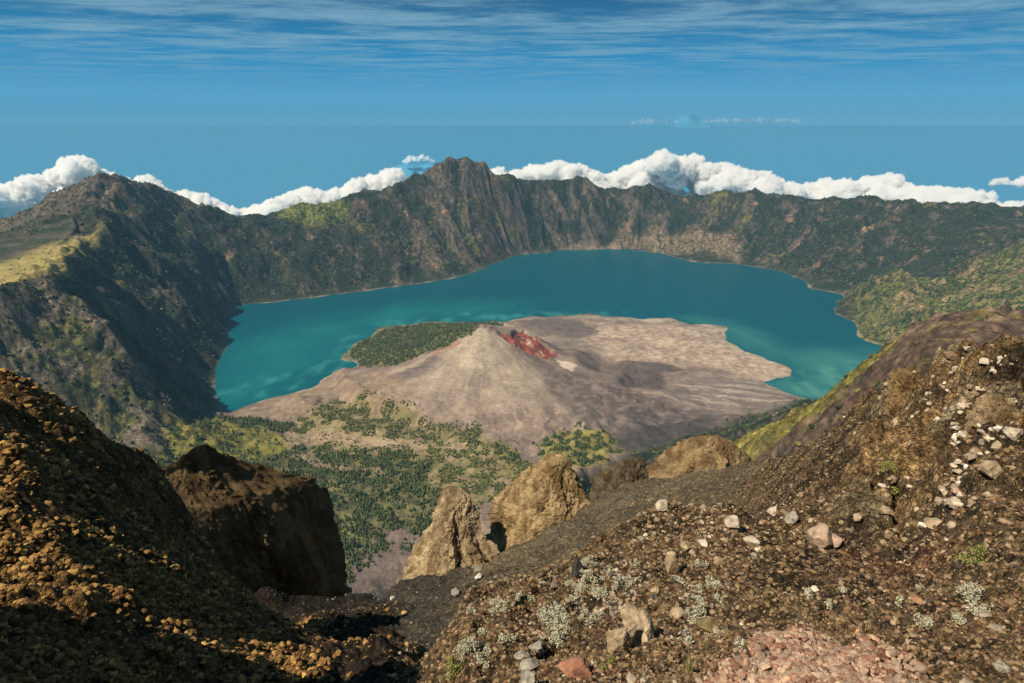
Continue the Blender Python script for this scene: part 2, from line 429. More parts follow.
# ---- what grows and lies where (surface colours, some with shade put in)
vn = fbm(X / 130, Y / 130, 61, 6); vn2 = fbm(X / 38, Y / 38, 63, 4); vn3 = fbm(X / 600, Y / 600, 65, 4)
one = np.ones(B.shape + (3,))
rockc = mix(one * (0.085, 0.070, 0.060), (0.19, 0.145, 0.115), sstep(-0.35, 0.4, vn2 + 0.5 * vn))
rockc = mix(rockc, (0.29, 0.175, 0.105), sstep(0.16, 0.36, fbm(X / 150, Y / 150, 67, 4) + 0.25 * vn2) * 0.85)
dark = one * (0.024, 0.032, 0.022)
grass = mix(one * (0.085, 0.095, 0.028), (0.19, 0.155, 0.055), sstep(-0.2, 0.35, vn))
gully = np.clip(ero / 0.8, -1, 1)
vegm = sstep(-0.10, 0.16, vn2 * 0.6 + vn * 0.6 - gully * 0.22 + 0.20 - 0.16 * (slope2 - 0.8))
col = mix(rockc, dark, vegm)
vegm = np.maximum(vegm, 0.85 * sstep(-13, -19, np.degrees(far.az)[:, None]) * sstep(-.45, .05, vn + vn2 * .6))  # left wall: denser dark scrub that also puts the wall's shade into the colour
col = mix(rockc, dark, vegm)
grm = sstep(0.12, 0.3, vn3 * 0.6 + vn * 0.55 + gully * 0.25 - 0.12 * (slope2 - 0.6) - 0.14)
col = mix(col, grass, grm * 0.75)
# named patches
def pm(px, width, warp=0, ws=60, seed=3, surf=None):
    return polymask(X, Y, [far.hit(*p) for p in px], width, warp, ws, seed)
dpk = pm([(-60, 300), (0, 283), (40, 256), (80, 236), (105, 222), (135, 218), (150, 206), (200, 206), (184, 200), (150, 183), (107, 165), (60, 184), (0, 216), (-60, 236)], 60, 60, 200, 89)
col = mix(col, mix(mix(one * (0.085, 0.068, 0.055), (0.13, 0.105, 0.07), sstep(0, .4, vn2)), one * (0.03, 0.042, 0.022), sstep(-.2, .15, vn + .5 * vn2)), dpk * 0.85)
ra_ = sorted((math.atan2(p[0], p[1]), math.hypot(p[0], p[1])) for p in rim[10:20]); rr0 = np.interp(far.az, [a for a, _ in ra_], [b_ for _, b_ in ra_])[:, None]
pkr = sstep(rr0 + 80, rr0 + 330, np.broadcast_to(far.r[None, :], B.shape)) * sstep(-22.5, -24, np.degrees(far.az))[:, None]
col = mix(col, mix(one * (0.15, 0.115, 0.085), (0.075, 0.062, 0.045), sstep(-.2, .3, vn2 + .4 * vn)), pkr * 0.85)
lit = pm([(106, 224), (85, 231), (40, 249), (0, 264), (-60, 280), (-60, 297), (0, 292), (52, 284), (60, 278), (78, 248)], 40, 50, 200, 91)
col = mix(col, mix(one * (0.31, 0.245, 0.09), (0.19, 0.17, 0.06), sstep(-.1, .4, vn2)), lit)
spur = pm([(0, 296), (56, 288), (85, 303), (118, 335), (150, 375), (195, 440), (140, 465), (60, 412), (0, 378)], 60, 70, 150, 90)
spc = mix(mix(one * (0.20, 0.16, 0.12), (0.10, 0.082, 0.062), sstep(-.25, .3, fbm(X / 55, Y / 55, 144, 5))), mix(one * (0.15, 0.14, 0.045), (0.035, 0.046, 0.024), sstep(-.15, .15, fbm(X / 45, Y / 45, 146, 4))), sstep(-.08, .12, fbm(X / 120, Y / 120, 145, 5)))
col = mix(col, spc, spur * 0.85)
hump = pm([(280, 213), (307, 203), (338, 200), (350, 206), (330, 222), (295, 222)], 60, 60, 150, 92)
col = mix(col, mix(one * (0.16, 0.17, 0.04), (0.05, 0.07, 0.02), sstep(0, .4, vn2)), hump)
pale = pm([(560, 246), (640, 244), (690, 252), (740, 258), (735, 235), (700, 228), (640, 232)], 70, 110, 130, 93)
col = mix(col, mix(one * (0.27, 0.19, 0.13), (0.10, 0.09, 0.06), sstep(-.1, .3, vn2)), pale * 0.8)
mid = pm([(470, 160), (500, 200), (530, 240), (500, 255), (470, 262), (430, 270), (400, 250), (430, 210)], 150, 150, 200, 94)
col = mix(col, mix(rockc * 1.15, grass * 0.9, sstep(0.0, 0.3, vn)), mid * sstep(-.25, .1, vn2 + gully * .3) * 0.7)
pr = pm([(846, 296), (870, 283), (900, 277), (950, 274), (985, 261), (1024, 247), (1060, 240), (1060, 330), (990, 312), (893, 347), (862, 340)], 50, 60, 150, 95)
prg = mix(one * (0.125, 0.13, 0.045), (0.245, 0.18, 0.10), sstep(-0.15, 0.22, vn + 0.4 * vn2))
prg = mix(prg, dark * 1.5, sstep(-0.02, 0.20, vn2 + 0.35 * gully - 0.1))
col = mix(col, prg, pr)
# the inner land
ash = mix(one * (0.25, 0.185, 0.145), (0.165, 0.12, 0.104), sstep(-.3, .3, vn))
pal = pm([(560, 345), (600, 325), (690, 326), (730, 342), (793, 372), (760, 384), (700, 366), (640, 362), (600, 362)], 60, 80, 160, 96)
ash = mix(ash, mix(one * (0.43, 0.325, 0.25), (0.27, 0.20, 0.155), sstep(-.3, .3, vn2)), pal)
blot = fbm((X + wx) / 240, (Y + wy) / 240, 142, 6)
ash = mix(ash, (0.145, 0.112, 0.10), sstep(0.08, 0.2, blot) * (0.75 - 0.45 * pal))
ash = mix(ash, (0.46, 0.35, 0.27), sstep(0.14, 0.26, -blot) * 0.5)
crust = sstep(0.30, 0.42, fbm(X / 26, Y / 26, 143, 4)); ash = mix(ash, (0.5, 0.40, 0.32), crust * 0.35)
strk0 = 0.6 * perlin(ang * 12, rad / 350, 133)
skirt = pm([(640, 395), (700, 375), (770, 385), (815, 402), (760, 425), (700, 440), (600, 450), (560, 400)], 80, 90, 170, 97)
ash = mix(ash, mix(one * (0.165, 0.13, 0.12), (0.29, 0.235, 0.20), sstep(0.1, .3, perlin(ang * 30, rad / 500, 52) + 0.4 * vn2)), skirt * 0.9)
lavA = pm([(603, 367), (626, 362), (660, 363), (687, 370), (664, 373), (662, 391), (645, 387), (622, 388), (608, 376)], 12, 30, 70, 98)
lavB_shade = pm([(633, 407), (660, 401), (679, 412), (713, 418), (728, 430), (698, 439), (679, 448), (664, 470), (640, 475), (620, 458), (614, 437), (636, 424)], 45, 70, 140, 99)
lavC = pm([(520, 322), (555, 316), (580, 322), (600, 332), (570, 345), (540, 335)], 30, 50, 90, 100)
flow = pm([(560, 362), (600, 372), (650, 395), (700, 405), (760, 412), (740, 428), (690, 440), (650, 462), (600, 450), (575, 410), (555, 380)], 30, 70, 120, 132)
ash = mix(ash, mix(one * (0.10, 0.08, 0.075), (0.20, 0.155, 0.135), sstep(-.25, .35, vn2 + strk0)), flow * (0.55 + 0.35 * sstep(-.3, .3, vn)))
ash = mix(ash, one * (0.085, 0.066, 0.064) * (1 + 0.3 * vn2[..., None]), lavA * 0.92)
ash = mix(ash, one * (0.052, 0.046, 0.046) * (1 + 0.4 * vn2[..., None]), lavB_shade * 0.92)  # dark lava, darkened further by cloud shade put into the colour
ash = mix(ash, one * (0.115, 0.092, 0.086) * (1 + 0.4 * vn2[..., None]), lavC * 0.9)
strk = 0.5 * perlin(ang * 7 + 1.2 * vw, rad / 350, 53) + 0.25 * perlin(ang * 26 + vw, rad / 260, 54) + 0.5 * vn
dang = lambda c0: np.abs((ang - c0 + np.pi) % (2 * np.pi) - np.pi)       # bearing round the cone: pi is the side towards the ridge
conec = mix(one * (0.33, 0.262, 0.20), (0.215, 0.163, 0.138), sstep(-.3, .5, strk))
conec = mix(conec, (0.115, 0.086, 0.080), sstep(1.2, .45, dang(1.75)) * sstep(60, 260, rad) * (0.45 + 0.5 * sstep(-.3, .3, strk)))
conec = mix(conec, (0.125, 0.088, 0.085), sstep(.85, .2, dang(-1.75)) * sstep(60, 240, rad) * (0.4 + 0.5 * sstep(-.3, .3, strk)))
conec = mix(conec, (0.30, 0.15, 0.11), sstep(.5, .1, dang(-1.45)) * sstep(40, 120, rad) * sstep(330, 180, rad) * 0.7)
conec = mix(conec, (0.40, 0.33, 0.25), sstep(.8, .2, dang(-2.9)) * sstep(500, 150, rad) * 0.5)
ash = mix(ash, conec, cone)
for q_, sd_ in (([(540, 362), (572, 374), (600, 393), (612, 420), (592, 432), (566, 404), (546, 384)], 151), ([(575, 378), (640, 398), (705, 410), (690, 426), (622, 420), (584, 400)], 152), ([(440, 350), (425, 362), (395, 372), (385, 380), (410, 380), (440, 366)], 153)):
    ash = mix(ash, mix(one * (0.095, 0.074, 0.070), (0.17, 0.13, 0.118), sstep(-.2, .35, vn2)), pm(q_, 18, 70, 110, sd_) * 0.75)
ash = mix(ash, (0.26, 0.10, 0.065), pm([(455, 338), (440, 348), (430, 356), (445, 352), (462, 344)], 12, 15, 40, 101) * 0.6)
lef = pm([(225, 413), (262, 399), (310, 387), (340, 372), (390, 372), (420, 395), (380, 412), (300, 420), (250, 424)], 40, 50, 100, 102)
ash = mix(ash, mix(one * (0.19, 0.135, 0.095), (0.27, 0.20, 0.145), sstep(-.2, .3, vn2)), lef * 0.8)
redc = mix(one * (0.22, 0.062, 0.042), (0.40, 0.25, 0.19), sstep(0.10, 0.35, fbm(X / 55, Y / 75, 80, 5)))
redc = mix(redc, (0.10, 0.035, 0.03), sstep(0.08, 0.35, fbm(X / 60, Y / 60, 81, 5)))
ash = mix(ash, redc, red)
ash = mix(ash, (0.55, 0.44, 0.36), pm([(556, 360), (566, 362), (578, 366), (572, 372), (560, 366)], 6, 14, 25, 103) * 0.8)
ash = mix(ash, (0.10, 0.045, 0.035), pm([(474, 323), (484, 328), (496, 328), (490, 333)], 10, 12, 25, 104) * 0.8)
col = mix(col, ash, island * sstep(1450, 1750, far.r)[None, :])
# woods and meadow ground on the crater floor
woodN = pm([(345, 357), (352, 347), (382, 329), (420, 323), (470, 322), (500, 322), (474, 331), (452, 345), (425, 355), (395, 365), (366, 370), (358, 364)], 22, 75, 120, 105)
woodS = pm([(205, 415), (240, 418), (285, 424), (292, 440), (312, 458), (380, 452), (430, 470), (436, 505), (470, 498), (470, 520), (430, 545), (410, 552), (400, 530), (380, 560), (330, 600), (300, 520), (255, 490), (215, 470), (190, 420)], 22, 60, 110, 106)
shrub = pm([(290, 425), (330, 405), (372, 400), (440, 425), (500, 438), (528, 470), (505, 500), (440, 505), (400, 470), (310, 460)], 40, 90, 120, 107)
strip = pm([(280, 435), (320, 432), (380, 440), (470, 448), (470, 452), (380, 450), (310, 443), (290, 450), (320, 462), (385, 470), (380, 476), (310, 468), (278, 446)], 14, 25, 60, 108)
yell = pm([(165, 412), (215, 418), (275, 434), (292, 450), (255, 464), (200, 466), (160, 456)], 20, 30, 70, 109)
yel2 = pm([(540, 455), (560, 436), (592, 430), (615, 440), (622, 452), (600, 470), (550, 478)], 16, 75, 80, 110)
yel3 = np.maximum(pm([(488, 446), (510, 450), (528, 462), (522, 470), (495, 456)], 10, 40, 50, 111), pm([(535, 446), (560, 432), (580, 428), (570, 440), (545, 452)], 10, 45, 50, 147))
purp = pm([(350, 560), (385, 530), (440, 528), (450, 570), (400, 610), (340, 610)], 25, 30, 80, 112)
floorW = sstep(1380, 1500, far.r)[None, :]
meadow = mix(one * (0.145, 0.135, 0.042), (0.26, 0.195, 0.105), sstep(-.15, .2, vn2 + .3 * vn))
col = mix(col, meadow, shrub * 0.75)
col = mix(col, mix(one * (0.055, 0.062, 0.028), (0.145, 0.135, 0.05), sstep(-.15, .25, vn2)), np.maximum(woodN, woodS * 0.9) * floorW)
col = mix(col, mix(one * (0.30, 0.225, 0.15), (0.2, 0.15, 0.1), sstep(-.2, .3, vn2)), strip * (1 - 0.3 * woodS))
yelc = mix(one * (0.23, 0.20, 0.045), (0.085, 0.09, 0.03), sstep(-.2, .3, vn2 + .3 * vn))
col = mix(col, yelc, np.maximum(np.maximum(yell * 0.9, yel2 * 0.85), yel3 * 0.7))
col = mix(col, one * (0.16, 0.118, 0.105), purp * 0.85 * floorW)
# right hillside
hc = mix(one * (0.17, 0.115, 0.084), (0.085, 0.060, 0.048), sstep(-.2, .3, fbm(X / 22, Y / 22, 113, 5)))
hc = mix(hc, mix(one * (0.145, 0.135, 0.038), (0.25, 0.205, 0.06), sstep(-.2, .3, fbm(X / 40, Y / 40, 114, 4))),
         np.maximum(pm([(640, 470), (735, 433), (820, 397), (880, 350), (905, 338), (885, 372), (850, 402), (805, 435), (760, 462), (700, 480)], 28, 45, 60, 115),
                    0.6 * sstep(0.25, 0.4, fbm(X / 60, Y / 60, 116, 4))))
col = mix(col, hc, hill)
hillshrub = hill * sstep(0.06, 0.3, fbm(X / 60, Y / 60, 117, 4)) 
# pale line of rock at the water's edge
edge = sstep(7, 2.0, Z) * sstep(-2, 0.3, Z) * (0.25 + 0.75 * sstep(-.1, .3, fbm(X / 110, Y / 110, 131, 3)))
col = mix(col, (0.34, 0.29, 0.23), edge * 0.6)
col = mix(col, (0.10, 0.11, 0.07), sstep(0, -8, Z))

m_far = ground_mat('crater_ground', ((0.012, 6, 1.0), (0.06, 5, 0.9), (0.3, 3, 0.6)), (0.6, 9.0), vary=0.42, cells=((0.05, .78, 1.24, 0), (0.14, .74, 1.28, 0)))
mott = np.clip(np.maximum(np.maximum(wall, hill * .6), pr) * (1 - island) * (1 - .6 * lit), 0, 1)
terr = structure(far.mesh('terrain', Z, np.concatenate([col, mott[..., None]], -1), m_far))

# ------------------------------------------------------------------ the lake
lg = Polar(-40, 42, 420, np.linspace(1900, 7200, 420))
LX, LY = lg.X, lg.Y
tz = far.at(LX, LY, Z)
near_land = far.at(LX, LY, -lakein * 1.0)
ln_ = fbm(LX / 300, LY / 300, 121, 5); ln2 = fbm(LX / 90, LY / 160, 122, 4)
def lm(px, w, warp, ws, sd): return polymask(LX, LY, [G(*p) for p in px], w, warp, ws, sd)
deep = np.ones(LX.shape + (3,)) * (0.0, 0.060, 0.088)
lc = mix(deep, (0.0, 0.068, 0.092), sstep(5200, 3600, lg.r)[None, :] * 0.8)
lc = mix(lc, (0.007, 0.135, 0.145), lm([(215, 405), (235, 345), (300, 325), (400, 305), (520, 300), (500, 320), (420, 318), (350, 340), (330, 370), (260, 398)], 220, 160, 300, 123) * (0.55 + 0.5 * np.clip(ln_, -1, 1)))
milk = lm([(228, 392), (250, 378), (300, 370), (340, 350), (345, 340), (380, 322), (430, 316), (470, 312), (530, 310), (620, 311), (640, 318), (540, 322), (420, 324), (365, 345), (350, 372), (290, 392), (245, 404)], 60, 140, 160, 124)
lc = mix(lc, (0.04, 0.24, 0.23), milk * sstep(-.15, .45, ln2 + .3 * ln_) * 0.5)
lc = mix(lc, (0.03, 0.15, 0.145), lm([(690, 318), (735, 322), (790, 350), (835, 350), (890, 350), (900, 375), (830, 405), (790, 396), (770, 384), (800, 374), (730, 336)], 160, 120, 260, 125) * (0.7 + 0.4 * ln_))
lc = mix(lc, (0.07, 0.22, 0.19), lm([(800, 372), (860, 362), (880, 372), (825, 400), (795, 392), (770, 383)], 60, 90, 150, 126) * sstep(-.2, .4, ln2) * 0.7)
m, nt, b = nodes('lake_water'); N, L = nt.nodes.new, nt.links.new
at = N('ShaderNodeAttribute'); at.attribute_name = 'albedo'; L(at.outputs['Color'], b.inputs['Base Color'])
b.inputs['Roughness'].default_value = 0.3; b.inputs['IOR'].default_value = 1.33; b.inputs['Specular IOR Level'].default_value = 0.06
tc = N('ShaderNodeTexCoord'); nz = N('ShaderNodeTexNoise'); nz.inputs['Scale'].default_value = 0.05; nz.inputs['Detail'].default_value = 4
L(tc.outputs['Object'], nz.inputs['Vector'])
bp = N('ShaderNodeBump'); bp.inputs['Strength'].default_value = 0.12; bp.inputs['Distance'].default_value = 2.0
L(nz.outputs['Fac'], bp.inputs['Height']); L(bp.outputs[0], b.inputs['Normal'])
structure(lg.mesh('lake', np.zeros_like(LX), lc, m))
EXPO = 0.48
# ================================================================== NEAR GROUND: the summit ridge the photographer stands on
near = Polar(-76, 58, 1500, np.concatenate([np.exp(np.linspace(math.log(1.6), math.log(140), 1080))]))
def NL(*p): near.line(Pl(*p), 120)
def AZ(*pts): near.line([np.array([r * math.sin(math.radians(a)), r * math.cos(math.radians(a)), HC + z]) for a, r, z in pts], 120)
AZ(*[(a, 1.6, -2.7) for a in range(-76, 59, 6)])
# right half, from the camera outwards
NL((650, 700, 4.6), (650, 640, 6.3), (650, 580, 9), (650, 540, 11), (655, 510, 13.4))
NL((560, 700, 5.0), (555, 640, 7.2), (550, 590, 9.6), (548, 562, 11.5))
NL((470, 700, 5.6), (470, 640, 8), (475, 590, 10.5))
NL((800, 700, 4.4), (800, 640, 6), (800, 600, 8), (800, 560, 10.5), (800, 520, 14), (800, 490, 18), (800, 450, 27))
NL((730, 700, 4.5), (730, 600, 7.8), (730, 540, 11), (728, 512, 13.6))
NL((900, 700, 4.2), (900, 600, 7.6), (900, 548, 11), (900, 530, 12.6), (895, 480, 14.5), (888, 420, 18))
NL((1000, 700, 4.4), (1000, 560, 8.2), (1000, 450, 12.5), (1000, 390, 15.5))
NL((1100, 700, 4.6), (1100, 560, 8), (1100, 430, 12.5))
mound = [(452, 640, 8.8), (462, 600, 10.2), (480, 580, 11), (520, 566, 11.4), (560, 561, 11.5), (600, 545, 12), (625, 525, 12.8), (640, 514, 13.2), (660, 508, 13.5), (700, 508, 13.7), (732, 511, 13.8), (752, 520, 14)]
NL(*mound)
near.line([p * np.array([1.45, 1.45, 0]) + np.array([0, 0, HC + (p[2] - HC) * 1.45 - 4.0]) for p in Pl(*mound[:-1])])
rcrest = [(745, 463, 74), (770, 458, 52), (790, 450, 34), (815, 444, 28), (842, 428, 25.5), (866, 412, 24), (878, 392, 23), (884, 374, 22.5), (905, 366, 21.5), (950, 357, 20), (1000, 343, 18.5), (1030, 338, 18), (1100, 325, 18), (1250, 300, 19)]
NL(*rcrest)
near.line([p * np.array([1.5, 1.5, 0]) + np.array([0, 0, HC + (p[2] - HC) * 1.5 - 0.28 * 1.5 * math.hypot(p[0], p[1])]) for p in Pl(*rcrest[2:])])
# the scree bowl and its lip
lip = [(388, 583, 58), (430, 574, 62), (470, 566, 64), (505, 552, 66), (540, 533, 68), (575, 512, 72), (600, 492, 78), (625, 480, 84), (660, 477, 88), (700, 472, 86), (745, 463, 74)]
NL(*lip)
near.line([p * np.array([1.35, 1.35, 0]) + np.array([0, 0, HC + (p[2] - HC) * 1.35 - 22]) for p in Pl(*lip)])
NL((640, 495, 62), (600, 520, 52), (540, 552, 42), (470, 585, 33), (420, 615, 27))
NL((720, 490, 48), (690, 498, 40), (770, 475, 38), (775, 490, 28))
NL((430, 600, 42), (390, 620, 34), (360, 640, 26))
NL((400, 700, 9), (410, 660, 14), (420, 640, 19))
# the left ridge and the gully behind it, plus an added hump out of view
lcrest = [(0, 367, 30), (28, 381, 30), (71, 421, 31), (118, 455, 32), (142, 467, 33), (165, 485, 34), (189, 513, 34.5), (206, 545, 34), (230, 580, 32), (265, 615, 28), (300, 650, 21), (335, 676, 14)]
NL(*lcrest)
near.line([p * np.array([1.4, 1.4, 0]) + np.array([0, 0, HC + (p[2] - HC) * 1.4 - 9]) for p in Pl(*lcrest[:-2])])
AZ((-41, 30, -9), (-50, 31, -9.5), (-60, 31, -10), (-76, 31, -10))
AZ((-40, 44, -24), (-60, 44, -25), (-76, 44, -25))
AZ((-48, 14, -8.5), (-52, 13, -5), (-56, 12.5, -1.8), (-62, 12.5, 0.6), (-76, 13, 2.5))  # with the next line, an unseen hump added to shade the lower left
AZ((-49, 10, -6.5), (-54, 10, -0.5), (-65, 10, 2), (-76, 10, 3))
AZ((-50, 19, -9.8), (-60, 19, -9.5), (-68, 18, -8.5), (-76, 17, -7))
NL((0, 430, 25), (0, 500, 20.5), (0, 600, 15), (0, 700, 10.5))
NL((70, 450, 27), (80, 520, 21.5), (90, 600, 16), (100, 700, 10.5))
NL((140, 490, 29), (150, 550, 22.5), (170, 620, 16.5), (200, 700, 10.5))
NL((215, 580, 26), (230, 640, 18), (270, 700, 10.5))
NL((225, 600, 46), (262, 585, 48), (300, 592, 50), (340, 598, 52), (372, 590, 56))
NL((310, 615, 40), (345, 618, 40)); NL((330, 640, 30), (370, 655, 22))
AZ(*[(a, 138, -175) for a in range(-76, 59, 6)])
nB = near.solve(3)
NX, NY = near.X, near.Y; R = np.broadcast_to(near.r[None, :], nB.shape); A = np.broadcast_to(near.az[:, None], nB.shape)
fov = np.degrees(A)
def npm(px, w, warp=0, ws=1.0, seed=3): return polymask(NX, NY, [near.hit(*p) for p in px], w, warp, ws, seed)
# zones
leftw = sstep(-9.5, -13.0, fov + 2.0 * fbm(NX / 6, NY / 6, 201, 3)) * sstep(46, 38, R)
screew = sstep(16, 22, R) * sstep(-14, -11, fov) * sstep(24, 17, fov + 1.5 * fbm(NX / 5, NY / 5, 202, 3))
screew = np.maximum(screew, sstep(38, 44, R))
rightw = sstep(26, 31, fov) * sstep(11, 14, R)
base = np.clip(1 - leftw - screew, 0, 1)
# relief
gnx, gny = near.grad(nB)
nz = nB.copy()
v1, c1 = voronoi(NX / 0.55, NY / 0.55, 211); v2, c2 = voronoi(NX / 0.20, NY / 0.20, 212); v3, c3 = voronoi(NX / 1.3, NY / 1.3, 213)
nz += leftw * (fbm(NX / 5, NY / 5, 203, 4) * 1.0 + ridged(NX / 3.2, NY / 3.2, 204, 4) * 0.5 + np.maximum(0, 0.62 - v1) * 0.42 * (0.3 + c1) + np.maximum(0, 0.55 - v2) * 0.13 + fbm(NX / 1.4, NY / 1.4, 205, 4) * 0.35)
nz += screew * (fbm(NX / 9, NY / 9, 206, 5) * 0.9 + fbm(NX / 2.5, NY / 2.5, 207, 5) * 0.40 + erosion(NX, NY, gnx, gny, 6, 208, 4) * 0.45 + np.maximum(0, .5 - v1) * .35 * (c1 > .8))
nz += base * sstep(2, 6, R) * (fbm(NX / 2.6, NY / 2.6, 209, 4) * 0.62 + (ridged(NX / 1.5, NY / 1.5, 210, 5) - .6) * 0.42 + np.maximum(0, 0.6 - v2) * 0.10 * c2 + fbm(NX / 0.35, NY / 0.35, 214, 3) * 0.05)
step_ = fbm(NX / 2.2, NY / 2.2, 217, 4) * 2.6; step_ = (np.floor(step_) + sstep(.35, .65, step_ - np.floor(step_)))
nz += rightw * (fbm(NX / 3.0, NY / 3.0, 215, 5) * 1.3 - 0.5 * sstep(.15, .4, fbm(NX / 2.0, NY / 2.0, 219, 4)) + step_ * 0.42 + (ridged(NX / 1.6, NY / 1.6, 218, 5) - .6) * 0.5 + erosion(NX, NY, gnx, gny, 2.4, 216, 4) * 0.35 + np.maximum(0, 0.6 - v1) * 0.25 * (c1 > 0.6))
near.Z = nz
q1 = fbm(NX / 1.1, NY / 1.1, 221, 5); q2 = fbm(NX / 4.5, NY / 4.5, 222, 4); q3 = fbm(NX / 0.3, NY / 0.3, 223, 3)
one = np.ones(nB.shape + (3,))
nc = mix(one * (0.225, 0.152, 0.080), (0.070, 0.050, 0.030), sstep(-.3, .3, q1 + .4 * q3))
nc = mix(nc, one * (0.15, 0.095, 0.055), sstep(0.15, 0.45, q3 + .3 * q2) * 0.6)
ls = mix(one * (0.20, 0.118, 0.042), (0.075, 0.045, 0.02), sstep(-.25, .35, q1 + .5 * q3))
nc = mix(nc, ls, leftw)
scr = mix(one * (0.17, 0.132, 0.082), (0.27, 0.205, 0.122), sstep(-.3, .3, q2 + .3 * q1))
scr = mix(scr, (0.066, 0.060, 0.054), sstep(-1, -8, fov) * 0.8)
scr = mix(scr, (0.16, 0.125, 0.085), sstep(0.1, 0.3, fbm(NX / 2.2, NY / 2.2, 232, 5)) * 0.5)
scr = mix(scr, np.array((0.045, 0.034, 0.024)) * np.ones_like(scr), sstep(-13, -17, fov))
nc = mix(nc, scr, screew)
rc = mix(one * (0.33, 0.215, 0.10), (0.13, 0.086, 0.046), sstep(-.3, .35, q1 + .3 * q2))
rc = mix(rc, (0.40, 0.32, 0.20), sstep(0.14, 0.32, fbm(NX / 0.9, NY / 0.9, 224, 5) + 0.25 * q2) * 0.8)
nc = mix(nc, rc, rightw)
nc = mix(nc, (0.045, 0.033, 0.022), base * sstep(0.10, 0.28, fbm(NX / 1.9, NY / 1.9, 235, 5)) * 0.7)
terrace = npm([(790, 548), (840, 535), (935, 532), (965, 545), (930, 558), (850, 560)], 0.5, 0.6, 1.0, 225)
nc = mix(nc, mix(one * (0.15, 0.085, 0.050), (0.10, 0.06, 0.038), sstep(-.3, .3, q1)), terrace * 0.8)
rust = npm([(850, 552), (920, 552), (940, 566), (890, 575), (840, 566)], 0.4, 0.5, 0.8, 226)
nc = mix(nc, one * (0.20, 0.085, 0.045), rust * 0.6)
redg = npm([(700, 690), (735, 662), (775, 632), (800, 626), (870, 640), (905, 655), (915, 700), (700, 720)], 0.12, 0.12, 0.3, 227)
nc = mix(nc, mix(one * (0.21, 0.115, 0.078), (0.12, 0.058, 0.04), sstep(-.3, .3, q3)), redg * 0.85)
palemask = npm([(590, 560), (620, 560), (640, 600), (600, 620), (575, 600)], 0.3, 0.4, 0.6, 228) + npm([(690, 590), (715, 600), (710, 640), (690, 640)], 0.3, 0.3, 0.5, 229)
nc = mix(nc, one * (0.22, 0.185, 0.13), np.clip(palemask, 0, 1) * sstep(0, .35, q3) * 0.4)
track = npm([(560, 520), (585, 500), (600, 512), (590, 540)], 0.8, 0.6, 2, 231)
nc = mix(nc, one * (0.11, 0.09, 0.06), track * 0.5)
nc = mix(nc, mix(one * (0.060, 0.042, 0.028), (0.030, 0.023, 0.017), sstep(-.3, .3, q1)), leftw * sstep(-24, -17, fov))  # dark brown gravel, its tone also lowered to carry the left ridge's shadow
m_near = ground_mat('ridge_ground', ((1.1, 5, 0.8), (6.0, 5, 1.0), (28.0, 3, 0.8)), (0.9, 0.10), vary=0.5, cells=((4.5, .55, 1.5, .8), (13.0, .5, 1.6, .8), (38.0, .6, 1.4, .5)))
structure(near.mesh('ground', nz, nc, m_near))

# ------------------------------------------------------------------ stones
import bmesh
def ico(sub):
    bm = bmesh.new(); bmesh.ops.create_icosphere(bm, subdivisions=sub, radius=1.0)
    bm.verts.ensure_lookup_table(); bm.faces.ensure_lookup_table()
    v = np.array([x.co[:] for x in bm.verts]); f = np.array([[x.index for x in p.verts] for p in bm.faces]); bm.free()
    return v, f
ICO = {k: ico(k) for k in (1, 2, 3, 4, 5)}
def rock(sub, seed, cuts=9, rough=0.10, lo=0.62, hi=0.95):
    g = np.random.default_rng(seed); v, f = ICO[sub]; v = v.copy()
    n = g.normal(size=(cuts, 3)); n /= np.linalg.norm(n, axis=1)[:, None]; d = g.uniform(lo, hi, cuts)
    dots = v @ n.T; lim = np.where(dots > 1e-3, d[None, :] / np.maximum(dots, 1e-3), 9).min(1)
    v *= np.minimum(1.0, lim)[:, None]
    if rough: v *= (1 + rough * fbm3(v * 2.2 + seed * 3.7, seed, 4 if sub > 2 else 2))[:, None]
    return v, f
def rotm(g, tilt=1.0):
    a, b, c = g.uniform(0, 2 * math.pi), g.normal() * 0.5 * tilt, g.normal() * 0.5 * tilt
    ca, sa, cb, sb, cc, s_ = math.cos(a), math.sin(a), math.cos(b), math.sin(b), math.cos(c), math.sin(c)
    return np.array([[ca, -sa, 0], [sa, ca, 0], [0, 0, 1]]) @ np.array([[cb, 0, sb], [0, 1, 0], [-sb, 0, cb]]) @ np.array([[1, 0, 0], [0, cc, -s_], [0, s_, cc]])

m_stone = ground_mat('stone', ((3.0, 5, 1.0), (14.0, 5, 1.0), (50, 3, 0.7)), (0.6, 0.02), vary=0.4)
m_grav = ground_mat('gravel_stone', ((9.0, 3, 1.0), (40, 2, 0.8)), None, vary=0.35)
VAR = [[rock(1, 300 + i, 5, 0.22, 0.6)[0] for i in range(12)], [rock(2, 330 + i, 8, 0.14, 0.6)[0] for i in range(12)]]
near_slope = np.hypot(*near.grad(nB))

